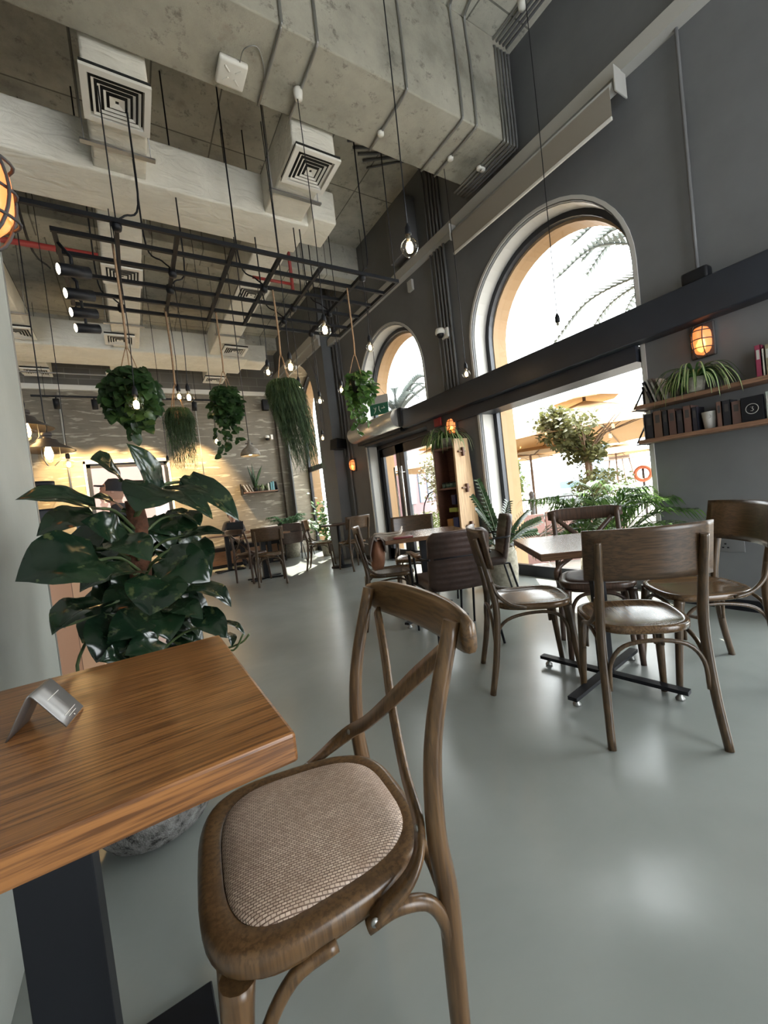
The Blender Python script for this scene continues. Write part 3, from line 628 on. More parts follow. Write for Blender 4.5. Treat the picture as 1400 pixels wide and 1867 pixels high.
def hanger(x0, x1, y, z, label):
    t = thing('duct_hanger', label, 'duct bracket', (0, y, z), 0, 'slotted duct hangers')
    b = MB(); b.bb((x0, -.02, 0), (x1, .02, .015)); b.build('slotted_channel', M['galv'], t)
    for x in (x0+.03, x1-.03): MB().tube([(x, 0, 0), (x, 0, ZC-z)], .005, 6).build('threaded_rod', M['galv'], t)
for a in ((-.02, .50, 3.85, 4.145, 'slotted bracket under the left branch duct by the front cross duct'), (-.02, .48, 4.75, 4.15, 'slotted bracket under the left branch duct behind the front cross duct'),
          (1.45, 1.98, 3.78, 4.145, 'slotted bracket under the middle branch duct by the front cross duct'), (-.05, .48, 7.2, 4.15, 'slotted bracket under the left branch duct before its far diffuser'), (1.5, 2.0, 7.2, 4.15, 'slotted bracket under the middle branch duct before its far diffuser'),
          (-1.5, -.9, 7.2, 4.15, 'slotted bracket under the far left branch duct'), (-1.5, .5, 9.2, 4.0, 'long slotted rail under the short ducts near the back wall')): hanger(*a)
tag(MB().tube([(-6, 5.35, 4.1), (.0, 5.35, 4.1)], .03, 10).build('sprinkler_pipe', M['red']), 'red sprinkler pipe crossing left of the left branch duct', 'pipe')
t = thing('sprinkler_pipe', 'short red sprinkler pipe with end cap behind the black grid', 'pipe', (0, 0, 0)); MB().tube([(1.55, 4.95, 3.95), (2.05, 4.95, 3.95)], .018, 8).build('pipe_run', M['red'], t); MB().tube([(2.05, 4.95, 3.88), (2.05, 4.95, ZC)], .022, 8).build('riser', M['red'], t)
tag(MB().tube([(-6, 3.26, 4.62), (1.45, 3.26, 4.62)], .014, 8).build('sprinkler_pipe', M['red']), 'thin red pipe tucked behind the lower edge of the concrete beam', 'pipe')
tag(MB().tube([(-.6, 7.3, 4.9), (-.6, 5.4, 4.2), (-.5, 3.4, 4.6)], .012, 6, n=5).build('ceiling_cable', M['black']), 'dark cable looping past the left branch duct', 'cable')
# conduits on the beam and down the wall
GC = 'metal conduits bent round the concrete beam'
def conduit(pts, label, r=.011, mat='galv', grp=GC, boxes=()):
    t = thing('conduit', label, 'conduit', group=grp); MB().tube(pts, r, 8, n=4).build('conduit_tube', M[mat], t)
    for p_ in boxes: MB().lathe([(0, -.012), (.028, -.012), (.03, 0), (.03, .012), (0, .012)], p_, 14).build('junction_box', M['white'], t)
for x, lb, bx in ((1.22, 'leftmost conduit on the beam, beside the white emergency box', ()), (1.48, 'conduit on the beam carrying the white ceiling rose', ()), (2.25, 'conduit crossing the beam bottom with one small round box', [(2.25, 3.0, 4.325)]),
              (2.85, 'conduit crossing the beam bottom, left of a close pair', ()), (3.02, 'conduit crossing the beam bottom with a white box, right of a close pair', [(3.02, 2.95, 4.325)])):
    conduit([(x-.1, 2.2, ZC-.02), (x-.05, 2.5, ZC-.02), (x-.02, 2.585, ZC-.08), (x, 2.585, 4.9), (x, 2.585, 4.40), (x, 2.6, 4.345), (x, 2.68, 4.335), (x, 3.2, 4.335)], lb, boxes=bx)
for i in range(5):
    x = 3.38+i*.045
    conduit([(x, -1, ZC-.02-.0*i), (x, 2.5, ZC-.02), (x, 2.585, ZC-.1), (x, 2.585, 4.42), (x, 2.61, 4.34), (x, 2.7, 4.335), (x, 3.3, 4.335)], ('leftmost, with a white box, of five close conduits at the beam end', 'second, with a white box, of five close conduits at the beam end', 'middle one of five close conduits at the beam end', 'fourth of five close conduits at the beam end', 'rightmost of the five close conduits, nearest the window wall, on the beam')[i], mat='greypipe' if i > 1 else 'galv', boxes=[(x, 2.92, 4.325)] if i < 2 else ())
for i, y in enumerate((3.82, 3.88, 3.94, 4.0, 4.08)):
    conduit([(2.6+.1*i, y+.3, ZC-.02), (3.4, y+.02, ZC-.02), (3.62, y, ZC-.1), (3.625, y, 4.5), (3.625, y, 2.37)], ('rightmost vertical conduit of the five between the arched windows', 'second from the right of the five vertical conduits between the arched windows', 'middle of the five vertical conduits between the arched windows', 'second from the left of the five vertical conduits between the arched windows', 'thin leftmost vertical conduit of the five between the arched windows')[i], .016 if i != 4 else .011, 'greypipe', 'vertical conduits on the window wall')
conduit([(3.625, 1.27, ZC), (3.625, 1.27, 4.3), (3.625, 1.27, 2.44)], 'single vertical conduit ending in a black box on the bare right wall', .013, 'greypipe', None)
tag(MB().bb((3.55, 1.19, 2.37), (3.648, 1.35, 2.46), bev=.02).build('junction_box', M['black']), 'black round topped box standing on the steel beam at the right', 'junction box')
conduit([(3.40, 8.0, 4.3), (3.41, 7.55, 3.5), (3.41, 7.55, 2.4)], 'thin conduit on the far pier', .01, 'greypipe', None)
for i, y in enumerate((6.98, 7.10)):
    conduit([(3.60, y, ZC), (3.62, y, 4.2), (3.62, y, 2.0 if i else 0.1)], ('right one of two tall conduits on the dark pier, reaching the floor', 'left one of two tall conduits on the dark pier, ending above the speaker lamp')[i], .018, 'greypipe', 'pier conduits')
conduit([(1.47, YB-.02, 3.9), (1.47, YB-.02, 2.05)], 'pale conduit running down the back wall to a bulb', .01, 'trim', None)
conduit([(-.98, YB-.03, 3.9), (-.98, YB-.03, 1.9)], 'pale conduit on the back wall near the grey wall edge', .02, 'trim', None)
# emergency box on the beam
t = thing('access_box', 'white square box with looped wire on the side of the beam bottom', 'wireless box', (.98, 3.03, 4.35))
MB().box((0, 0, -.02), (.2, .2, .04), bev=.018).build('box_body', M['white'], t)
for a in range(4): MB().box((.055*math.cos(PI/4+a*PI/2), .055*math.sin(PI/4+a*PI/2), -.041), (.05, .012, .006), PI/4+a*PI/2, bev=.003).build('moulded_rib', M['white'], t)
MB().tube([(.04, -.1, -.02), (.05, -.2, -.02), (.13, -.24, -.01), (.2, -.14, -.01), (.235, -.05, -.015)], .004, 6, n=5).build('wire_loop', M['galv'], t)
# smoke / panel on the wall between windows
tag(MB().bb((3.50, 4.30, 4.38), (3.648, 4.78, 5.05), bev=.01).build('wall_panel_box', M['greypipe']), 'tall grey panel box high on the wall beyond the vertical conduits', 'panel box')
tag(MB().bb((3.61, 4.50, 3.93), (3.648, 4.60, 4.07)).build('wall_sensor', M['trim']), 'small pale box under the ledge between the windows', 'sensor')
# roller blind above the large window
t = thing('roller_blind', 'rolled cream roller blind above the large arched window', 'blind', (0, 0, 0))
MB().tube([(3.50, 1.64, 4.03), (3.50, 3.5, 4.03)], .045, 16).build('fabric_roll', M['trim'], t)
MB().bb((3.452, 1.66, 3.80), (3.456, 3.48, 4.03)).build('hanging_fabric', leafmat('blind_fabric', (.40, .36, .30), (.42, .385, .33), .8, .35, 1), t); MB().bb((3.445, 1.66, 3.785), (3.463, 3.48, 3.81), bev=.004).build('bottom_bar', M['white'], t)
for y in (1.62, 3.51): MB().bb((3.45, y-.006, 3.97), (3.62, y+.006, 4.16), bev=.004).build('end_bracket', M['trim'], t)

# ------------------------------------------------------------------ black hanging grid
t = thing('hanging_grid', 'black metal rod grid hung under the ceiling, carrying plants and bulbs', 'ceiling grid', (0, 0, 3.2))
ys = (3.27, 3.51, 3.78, 4.06, 4.36, 4.60); xs = (-.24, .13, .51, .91, 1.28, 1.66, 2.07, 2.45)
for i, y in enumerate(ys): MB().bb((-1.6 if i == 0 else -.26, y-.012, -.015), (2.46, y+.012, .015)).build('long_bar', M['black'], t)
for i, x in enumerate(xs): MB().bb((x-.014, 3.50 if i == 0 else 3.26, -.016), (x+.014, 4.61, .0165)).build('cross_bar', M['black'], t)
for x in (.13, 1.28, 2.45):
    for y in (3.3, 4.58): MB().tube([(x, y, 0), (x, y, ZC-3.2)], .005, 6).build('suspension_rod', M['black'], t)
for i, (x, y) in enumerate(((.13, 3.3), (.51, 3.78), (.51, 4.06), (1.28, 3.78), (1.66, 4.06), (1.66, 4.36), (2.07, 3.3), (2.07, 4.06), (2.07, 4.6), (.13, 4.55))):
    MB().lathe([(0, -.05), (.028, -.045), (.034, -.02), (.03, .02), (0, .03)], (x, y, 0), 12).build('cable_boss', M['black'], t)
    q = 1 if i % 2 else -1
    MB().tube([(x, y, .02), (x-.06*q, y+.05, .10), (x-.16*q, y+.12, .25), (x-.17*q, y+.14, .9), (x-.17*q, y+.14, ZC-3.2)], .007, 6, n=5).build('feed_cable', M['black'], t)
# ------------------------------------------------------------------ bulbs
def bulb(name_label, x, y, z, ztop, r=.048, lit=True, hot='fil', grp='bare filament bulbs on long cords'):
    t = thing('pendant_bulb', name_label, 'pendant lamp', (x, y, z), 0, grp)
    sway = .012
    MB().tube([(0, 0, r+.075), (sway, 0, (ztop-z)*.45), (0, 0, ztop-z)], .0035, 6, n=6).build('cord', M['black'], t)
    MB().lathe([(0, r+.085), (.006, r+.08), (.017, r+.055), (.019, r+.02), (.016, r+.012), (0, r+.012)], seg=14).build('socket', M['black'], t)
    prof = [(.014, r+.02), (.015, r*.98), (r*.5, r*.80), (r*.86, r*.48), (r, 0), (r*.88, -r*.45), (r*.55, -r*.83), (0, -r)]
    MB().lathe(prof, seg=20).build('bulb_glass', M['bulbglass'], t)
    MB().lathe([(.008, r+.012), (.012, r*.9), (.004, r*.5), (0, r*.45)], seg=10).build('glass_stem', M['galv'], t)
    if lit: MB().lathe([(0, r*.62), (r*.30, r*.45), (r*.40, 0), (r*.30, -r*.5), (0, -r*.6)], seg=10).build('filament', M[hot], t)
    return t
BL = [((1.50, 1.85, 2.50, ZC, .052), 'largest filament bulb, hanging highest in front of the wall conduits'), ((1.45, 2.95, 2.48, 4.30, .052), 'second largest filament bulb, hanging from the white rose on the beam'),
 ((1.27, 3.32, 2.30, 4.33, .05), 'large filament bulb just above the long grassy hanging plant'), ((2.07, 3.3, 2.53, 3.2, .04), 'small bulb in front of the left edge of the smaller arched window'),
 ((1.22, 3.78, 2.40, 3.2, .04), 'bulb left of the grassy hanging plant'), ((1.62, 4.06, 2.35, 3.2, .04), 'bulb overlapping the right side of the grassy hanging plant'),
 ((2.08, 4.6, 2.37, 3.2, .045), 'bulb right of the grassy plant against the dark pier'), ((2.11, 4.06, 2.35, 3.2, .04), 'bulb left of the ivy pot by the smaller arched window'),
 ((2.46, 5.5, 2.08, ZC, .04), 'small low bulb beside the wall speaker'), ((3.05, 3.08, 2.27, 4.33, .042), 'bulb against the wall left of the large arched window'),
 ((.105, 3.3, 1.95, 3.2, .05), 'bulb hanging in front of the left trailing plant'), ((.51, 4.40, 2.32, 3.2, .042), 'left bulb of the touching pair above the round grassy plant'),
 ((.535, 3.95, 2.19, 3.2, .045), 'right bulb of the touching pair above the round grassy plant'), ((.91, 5.0, 1.98, ZC, .042), 'bulb below the middle trailing plant'),
 ((.46, 6.0, 1.87, ZC, .04), 'bulb at the top right corner of the back wall window'), ((-.48, 5.0, 1.79, ZC, .045), 'bulb left of the back wall window beside the shaded lamp')]
for a, lb in BL: bulb(lb, *a)
bulb('unlit small bulb hanging alone inside the outline of the large arched window', 3.0, 1.98, 2.28, ZC, .03, False)
t = thing('wall_bulb', 'small bulb at the end of the pale conduit on the back wall', 'wall lamp', (1.47, YB-.03, 1.96)); MB().lathe([(0, .08), (.02, .075), (.02, .04), (0, .04)], seg=12).build('socket', M['black'], t)
MB().lathe([(.012, .04), (.035, .01), (.04, -.02), (.025, -.05), (0, -.06)], (0, -.02, 0), seg=14).build('bulb_glass', M['bulbglass'], t); MB().lathe([(0, .02), (.014, 0), (.01, -.03), (0, -.035)], (0, -.02, 0), seg=8).build('filament', M['fil'], t)
for x, y, z, lb, g in ((1.46, 2.95, 4.335, 'white ceiling rose on the beam bottom with a bulb cord', 'white ceiling roses'), (3.40, 2.28, ZC, 'white ceiling rose at the very top near the right wall', 'white ceiling roses')):
    tag(MB().lathe([(0, -.075), (.03, -.07), (.036, -.02), (.036, 0), (0, 0)], (x, y, z), 18).build('ceiling_rose', M['white']), lb, 'ceiling rose', g)
# shaded industrial pendants
for x, y, z, lb in ((-.57, 4.6, 1.85, 'dark flared pendant lamp with glass jar, wholly visible beside the grey wall'), (-.70, 4.6, 2.05, 'dark flared pendant lamp with glass jar, half hidden by the grey wall')):
    t = thing('jar_pendant', lb, 'pendant lamp', (x, y, z), 0, 'industrial jar pendants')
    MB().tube([(0, 0, .17), (.01, 0, .22), (0, 0, .28), (0, 0, ZC-z)], .005, 6).build('cord', M['black'], t)
    MB().lathe([(0, .17), (.04, .17), (.04, .14), (.03, .14), (.03, .12), (.07, .11), (.085, .08), (.19, .02), (.2, .012), (.19, .014), (.08, .07), (0, .08)], seg=28).build('lamp_shade', plain('dark_enamel_shade', (.06, .05, .045), .5, .3), t)
    MB().lathe([(.07, .07), (.078, .04), (.078, -.06), (.06, -.1), (.03, -.115), (0, -.118)], seg=20).build('glass_jar', M['bulbglass'], t)
    MB().lathe([(.015, .06), (.03, .0), (.032, -.03), (.02, -.06), (0, -.065)], seg=12).build('bulb', M['fil'], t)
    for a in range(3): MB().tube([(.08*math.cos(a*2.1), .08*math.sin(a*2.1), .07), (.082*math.cos(a*2.1), .082*math.sin(a*2.1), -.06), (.03*math.cos(a*2.1), .03*math.sin(a*2.1), -.122)], .003, 5).build('jar_guard', M['galv'], t)
t = thing('dome_pendant', 'grey dome pendant lamp hanging above the small wall shelf', 'pendant lamp', (1.40, 5.5, 1.90))
MB().tube([(0, 0, .17), (0, 0, ZC-1.9)], .006, 6).build('cord', M['iron'], t)
MB().lathe([(0, .17), (.02, .165), (.022, .12), (.03, .11), (.05, .085), (.10, .05), (.125, 0), (.128, -.035), (.122, -.035), (.118, 0), (.09, .045), (0, .08)], seg=28).build('lamp_shade', plain('weathered_grey_enamel', (.32, .30, .27), .5, .2, .25, 20), t)
MB().lathe([(.015, .03), (.03, 0), (.02, -.02), (0, -.025)], seg=12).build('bulb', M['fil'], t)
MB().tube([(-.05, 0, .13), (.05, 0, .13)], .006, 6).build('wing_screw', M['iron'], t)
# cylindrical spots on the grid
for i, (y, z) in enumerate(((3.64, 3.0), (3.99, 3.0), (4.32, 3.0), (4.64, 3.0))):
    t = thing('grid_spotlight', ('nearest', 'second', 'third', 'farthest')[i] + ' of the four black cylinder spotlights under the grid', 'spotlight', (-.17, y, z), 0, 'black spotlights under the grid')
    R = Matrix.Rotation(math.radians(80), 3, 'Y') 
    MB().lathe([(0, -.11), (.042, -.11), (.042, .09), (.036, .095), (.040, .085)], seg=22, mat=Vector((-.86, -.42, -.22)).to_track_quat('Z', 'Y').to_matrix()).build('lamp_body', M['black'], t)
    MB().lathe([(.040, .088), (0, .089)], seg=22, mat=Vector((-.86, -.42, -.22)).to_track_quat('Z', 'Y').to_matrix()).build('lens', M['spotlens'], t)
    MB().tube([(0, 0, .03), (.0, 0, .1), (-.065, 0, .19)], .012, 8).build('swivel_stem', M['black'], t)
# track with spots on the back wall
t = thing('light_track', 'thin black lighting track under the pale trim of the back wall', 'light track', (0, 9.35, 3.62)); MB().bb((-1.3, -.02, 0), (1.75, .02, .03)).build('track_rail', M['black'], t)
for x in (-1.1, 0, 1.4): MB().tube([(x, 0, .03), (x, 0, ZC-3.62)], .004, 6).build('suspension_rod', M['black'], t)
for i, x in enumerate((-.95, -.38, .30, 1.35)):
    t = thing('track_spotlight', ('track spotlight nearest the grey wall', 'second track spotlight from the grey wall', 'track spotlight behind the round grassy plant', 'track spotlight at the right end of the track')[i], 'spotlight', (x, 9.35, 3.5), 0, 'black track spotlights')
    Rm = Euler((math.radians(24), 0, 0)).to_matrix()
    MB().lathe([(0, .09), (.05, .09), (.05, -.09), (.042, -.09), (.042, -.07), (0, -.07)], seg=18, mat=Rm).build('lamp_body', M['black'], t); MB().tube([(0, 0, .05), (0, 0, .125)], .012, 8).build('swivel_stem', M['black'], t)
    l = bpy.data.lights.new('track_beam', 'SPOT'); l.energy = 420; l.color = (1, .66, .30); l.spot_size = math.radians(70); l.spot_blend = .7; l.shadow_soft_size = .04
    o = bpy.data.objects.new('track_beam', l); COL.objects.link(o); o.location = (x, 9.36, 3.38); o.rotation_euler = (math.radians(20), 0, 0)

# ------------------------------------------------------------------ plants
LEAVES = [(-0.028,1.68,1.269,-0.099,1.6,1.327,0.062),(0.076,1.66,1.232,0.003,1.58,1.371,0.04),(0.09,1.56,1.214,0.01,1.48,1.141,0.063),(0.102,1.66,1.204,0.227,1.58,1.091,0.04),(0.113,1.74,1.226,0.261,1.66,1.176,0.022),(0.205,1.78,1.259,0.341,1.7,1.08,0.041),(0.236,1.81,1.259,0.159,1.73,1.218,0.028),(-0.101,1.48,1.172,-0.251,1.4,1.195,0.043),(-0.108,1.56,1.146,-0.23,1.48,1.098,0.04),(-0.036,1.76,1.165,-0.118,1.68,1.204,0.031),(-0.044,1.56,1.056,-0.139,1.48,1.126,0.048),(-0.051,1.48,1.057,0.023,1.4,0.989,0.041),(-0.108,1.42,1.019,-0.26,1.34,0.993,0.068),(-0.161,1.76,1.044,-0.222,1.68,1.08,0.041),(-0.019,1.51,0.955,-0.146,1.43,0.923,0.054),(0.047,1.48,0.927,0.008,1.4,0.838,0.057),(0.079,1.56,0.982,0.186,1.48,0.889,0.051),(0.151,1.66,1.046,0.269,1.58,1.034,0.027),(0.141,1.64,0.855,0.247,1.56,0.766,0.044),(0.069,1.58,0.814,0.15,1.5,0.76,0.035),(0.048,1.56,0.81,0.053,1.48,0.728,0.041),(0.159,1.61,0.763,0.224,1.53,0.676,0.034),(0.217,1.66,0.703,0.29,1.58,0.649,0.022),(-0.115,1.56,0.868,-0.224,1.48,0.815,0.055),(-0.082,1.56,0.808,-0.142,1.48,0.719,0.051),(-0.004,1.54,0.811,-0.105,1.46,0.771,0.039),(0.017,1.51,0.731,-0.069,1.43,0.727,0.03),(-0.082,1.48,0.723,-0.13,1.4,0.737,0.022),(-0.014,1.68,0.85,-0.122,1.6,0.826,0.049),(0.097,1.81,1.118,0.199,1.73,1.053,0.046),(0.155,1.76,0.881,0.106,1.68,0.833,0.023),(0.05,1.86,1.088,0.099,1.78,0.986,0.051),(-0.109,1.86,0.996,-0.135,1.78,0.924,0.043),(0.075,1.86,1.024,0.129,1.78,0.899,0.058),(0.253,1.71,0.642,0.251,1.63,0.607,0.017),(-0.222,1.51,0.838,-0.228,1.43,0.849,0.012),(-0.043,1.81,0.83,-0.074,1.73,0.755,0.056),(0.055,1.81,0.704,0.125,1.73,0.636,0.042),(-0.023,1.76,0.693,-0.063,1.68,0.65,0.041),(0.12,1.86,0.94,0.077,1.78,0.793,0.051),(0.202,1.71,1.016,0.215,1.63,0.911,0.026),(0.168,1.76,1.131,0.205,1.68,1.074,0.027),(-0.079,1.86,0.947,-0.121,1.78,0.853,0.065)]
t = thing('potted_pothos', 'big dark glossy pothos climbing a coir pole behind the nearest oak table', 'potted plant', (0, 0, 0))
MB().lathe([(0, 0), (.12, .0), (.17, .03), (.205, .09), (.215, .16), (.205, .24), (.17, .29), (.15, .30), (.14, .27), (0, .26)], (-.05, 1.76, 0), 40).build('stone_pot', M['stone'], t)
MB().lathe([(0, .255), (.145, .262), (0, .275)], (-.05, 1.76, 0), 24).build('soil', M['soil'], t)
b = MB(); b.tube([(-.05, 1.76, .26), (-.03, 1.75, .7), (.0, 1.74, .95), (.01, 1.74, 1.10), (.005, 1.74, 1.20)], [.045, .038, .036, .034, .028], 14, n=5); b.build('moss_pole', M['coir'], t)
b = MB(); bs = MB()
for x0, y0, z0, x1, y1, z1, hw in LEAVES:
    B = Vector((x0, y0, z0)); T = Vector((x1, y1, z1)); pc = Vector((0.0, 1.72, max(.3, min(1.2, z0-.08)))) 
    nv = Vector((-.05, -.75, .62)); nv = nv + Vector((random.uniform(-.1, .75), random.uniform(-.1, .5), random.uniform(-.3, .5)))
    b.leaf(B-(T-B)*.06, T+(T-B)*.05, hw*1.5, nv, random.uniform(.10, .24), True, 12, 7, random.uniform(.15, .45), .03)
    md = (B+pc)/2+Vector((0, .0, .03)); bs.tube([pc, md, B], [.006, .0045], 6, n=4)
for i in range(64):
    a = random.uniform(0, 2*PI); z = random.uniform(.42, 1.15); r = random.uniform(.03, .14); B = Vector((.02+r*math.cos(a), 1.76+.6*r*math.sin(a)+.05, z)); L_ = random.uniform(.1, .15)
    T = B+Vector((math.cos(a)*L_*.75, .3*math.sin(a)*L_, random.uniform(-.16, -.06)))
    b.leaf(B, T, L_*.5, Vector((random.uniform(-.3, .6), -.6, random.uniform(.2, .9))), .18, True, 8, 5, .3, .03)
b.build('foliage', M['pothos'], t); 
bs.tube([(.2, 1.66, .62), (.26, 1.62, .60), (.30, 1.6, .66)], .004, 6, n=4); bs.tube([(.22, 1.66, .60), (.29, 1.62, .62), (.32, 1.6, .65)], .004, 6, n=4)
bs.tube([(-.15, 1.6, .8), (-.19, 1.5, .72), (-.17, 1.47, .655)], .005, 6, n=4); bs.build('stems', M['stem'], t)
def trailing(name, label, x, y, z, ztop, mat, rad, drop, nv, seed, leafs=.045, grp='trailing plants hung from the black grid', pot='black'):
    rnd = random.Random(seed); t = thing(name, label, 'hanging plant', (x, y, z), 0, grp)
    MB().lathe([(0, -.07), (.055, -.07), (.075, .07), (.068, .07), (.06, .05), (0, .05)], seg=20).build('pot', M[pot], t)
    for k in range(3):
        a = k*2.1+.5; MB().tube([(.03*math.cos(a), .03*math.sin(a), -.075), (.08*math.cos(a), .08*math.sin(a), .06), (.02*math.cos(a), .02*math.sin(a), .26), (0, 0, .30)], .0035, 6, n=3).build('hanger_cord', M['rope'], t)
    MB().tube([(0, 0, .28), (.006, 0, (ztop-z)*.5), (0, 0, ztop-z+.02)], .008, 8, n=6).build('rope', M['rope'], t)
    b = MB(); st = MB()
    for i in range(nv):
        a = rnd.uniform(0, 2*PI); dr = drop*rnd.uniform(.25, 1.15)*(1 if rnd.random() < .4 else .45); rr = rad*rnd.uniform(.5, 1.15)
        P = smooth([(.03*math.cos(a), .03*math.sin(a), .05), (rr*.6*math.cos(a), rr*.6*math.sin(a), .10), (rr*math.cos(a), rr*math.sin(a), .0), (rr*1.0*math.cos(a+.2), rr*math.sin(a+.2), -dr*.5), (rr*.85*math.cos(a+.4), rr*.85*math.sin(a+.4), -dr)], 6)
        st.tube(P, .0018, 4)
        for q in P[2:]:
            for _ in range(2):
                o = Vector((rnd.uniform(-1, 1), rnd.uniform(-1, 1), rnd.uniform(-.9, .5))); L_ = leafs*rnd.uniform(.7, 1.6)
                b.leaf(q+o*.012, q+o*.012+Vector((o.x, o.y, o.z-.5)).normalized()*L_, L_*.42, (rnd.uniform(-.5, .5), -1, .6), .1, True, 5, 3, .3)
    b.build('foliage', mat, t); st.build('vines', M['stem'], t); return t
trailing('trailing_ivy', 'leftmost trailing plant, widest and darkest, with one bulb in front of it', .10, 3.58, 2.16, 3.2, M['ivydark'], .15, .36, 26, 3, .06)
trailing('trailing_ivy', 'trailing plant hanging in the middle, above and left of the grey dome lamp', .95, 4.39, 2.30, 3.2, M['ivydark'], .15, .52, 20, 5, .05)
trailing('trailing_ivy', 'bright green trailing plant in a dark pot by the smaller arched window', 2.02, 3.52, 2.25, 3.2, M['ivy'], .12, .42, 12, 8, .045)
def rhip(label, x, y, z, ztop, rad, drop, n, seed, lump=0):
    rnd = random.Random(seed); t = thing('rhipsalis_plant', label, 'hanging plant', (x, y, z), 0, 'grassy hanging plants')
    MB().lathe([(0, -.06), (.06, -.06), (.08, .05), (.07, .05), (0, .04)], seg=18).build('pot', M['terracotta'], t)
    for k in range(4):
        a = k*PI/2+.5; MB().tube([(.08*math.cos(a), .08*math.sin(a), .05), (.02*math.cos(a), .02*math.sin(a), .30), (0, 0, .34)], .004, 6).build('hanger_cord', M['rope'], t)
    MB().tube([(0, 0, .33), (.006, 0, (ztop-z)*.6), (0, 0, ztop-z+.02)], .009, 8, n=6).build('rope', M['rope'], t)
    b = MB()
    for i in range(n):
        a = rnd.uniform(0, 2*PI); rr = rad*rnd.uniform(.35, 1); dr = drop*rnd.uniform(.2, 1.1)**1.6
        lean = Vector((.13, -.02, 0))*lump
        P = [Vector((.04*math.cos(a), .04*math.sin(a), .05)), Vector((rr*.7*math.cos(a), rr*.7*math.sin(a), .085)), Vector((rr*math.cos(a), rr*math.sin(a), -.02)), Vector((rr*math.cos(a), rr*math.sin(a), -dr*.5))+lean*.5*dr/drop, Vector((rr*.9*math.cos(a)+rnd.uniform(-.03, .03), rr*.9*math.sin(a), -dr))+lean*dr/drop]
        P = smooth(P, 3)
        for k in range(1, len(P)): P[k] = P[k]+Vector((rnd.uniform(-.006, .006), rnd.uniform(-.006, .006), 0))
        b.tube(P, [.0022, .0014], 3, False)
        for q in P[4:]:
            b.tube([q, q+Vector((rnd.uniform(-.03, .03), rnd.uniform(-.03, .03), -rnd.uniform(.02, .05)))], [.0018, .001], 3, False)
    b.build('foliage', M['rhip'], t)
rhip('round grassy hanging plant above the right corner of the back wall window', .497, 4.5, 2.14, 3.2, .14, .42, 330, 11)
rhip('long grassy hanging plant with two lobes in front of the far alcove', 1.36, 3.78, 2.24, 3.2, .18, .66, 800, 12, 1)
def spider(name, label, loc, n, L0, seed, pot=True, spread=1.0, parent=None, droop=1.0):
    rnd = random.Random(seed); t = thing(name, label, 'potted plant', loc) if parent is None else parent
    if pot: MB().lathe([(0, 0), (.05, 0), (.065, .1), (.058, .1), (0, .085)], seg=18).build('pot', M['potstone'], t)
    b = MB(); c = MB()
    for i in range(n):
        a = rnd.uniform(0, 2*PI); L_ = L0*rnd.uniform(.6, 1.05); up_ = rnd.uniform(.25, .9); h0 = .08
        P = smooth([(0, 0, h0), (.25*L_*math.cos(a)*spread, .25*L_*math.sin(a)*spread, h0+.35*L_*up_), (.55*L_*math.cos(a)*spread, .55*L_*math.sin(a)*spread, h0+.30*L_*up_), (.75*L_*math.cos(a)*spread, .75*L_*math.sin(a)*spread, h0-.12*L_*droop), (.82*L_*math.cos(a)*spread, .82*L_*math.sin(a)*spread, h0-.55*L_*droop*(1.2-up_))], 4)
        b.ribbon(P, [.004, .007, .0065, .001], (0, 0, 1), n=0, fold=.3); c.ribbon([q+Vector((0, 0, .0012)) for q in P], [.001, .003, .0028, .0005], (0, 0, 1), n=0, fold=.3)
    b.build('leaves', M['spg'], t); c.build('leaf_stripes', M['spc'], t); return t
# areca palm by the big window
def fronds(b, st, base, n, L0, seed, lw=.012, az=(0, 2*PI), nl=16, elev=(.5, 1.2), ll=.22):
    rnd = random.Random(seed)
    for i in range(n):
        a = rnd.uniform(*az); e = rnd.uniform(*elev); L_ = L0*rnd.uniform(.75, 1.1); d = Vector((math.cos(a)*math.cos(e), math.sin(a)*math.cos(e), math.sin(e))); h = Vector((math.cos(a), math.sin(a), 0))
        P = smooth([base+h*.02, base+d*L_*.4, base+d*L_*.75+h*.06*L_, base+d*L_+h*.22*L_-Vector((0, 0, .18*L_))], 8); st.tube(P, [.006, .0025], 5)
        N = len(P)
        for k in range(int(N*.3), N-1):
            dr = (P[k+1]-P[k]).normalized(); sd = dr.cross(Vector((0, 0, 1))).normalized()
            for s in (1, -1):
                l = ll*(1-.5*abs(k/N-.6))*rnd.uniform(.8, 1.1); q = P[k]+dr*rnd.uniform(0, .02)
                b.ribbon([q, q+(sd*s*.7+dr*.65)*l*.6+Vector((0, 0, .02)), q+(sd*s*.75+dr*.7)*l-Vector((0, 0, l*.28))], [lw*.5, lw, .001], (0, 0, 1), n=3, fold=.2)
t = thing('areca_palm', 'bushy green palm in a stone pot before the large window, behind the cross-back chair', 'potted plant', (3.30, 1.98, 0))
MB().lathe([(0, 0), (.13, 0), (.17, .1), (.185, .25), (.17, .4), (.155, .42), (.14, .4), (0, .36)], seg=32).build('stone_pot', M['potstone'], t)
b = MB(); st = MB(); fronds(b, st, Vector((0, 0, .40)), 18, .70, 4, .010, (PI*.95, PI*1.95), 16, (.45, 1.25), .21); fronds(b, st, Vector((0, 0, .40)), 14, .74, 6, .010, (0, 2*PI), 16, (1.0, 1.4), .2); b.build('foliage', M['palm'], t); st.build('stalks', M['stem'], t)
t = thing('fern_palm', 'feathery fern palm in a stone pot before the far alcove window', 'potted plant', (3.02, 9.2, 0))
MB().lathe([(0, 0), (.16, 0), (.2, .2), (.18, .48), (.16, .5), (.15, .46), (0, .44)], seg=26).build('stone_pot', M['potstone'], t)
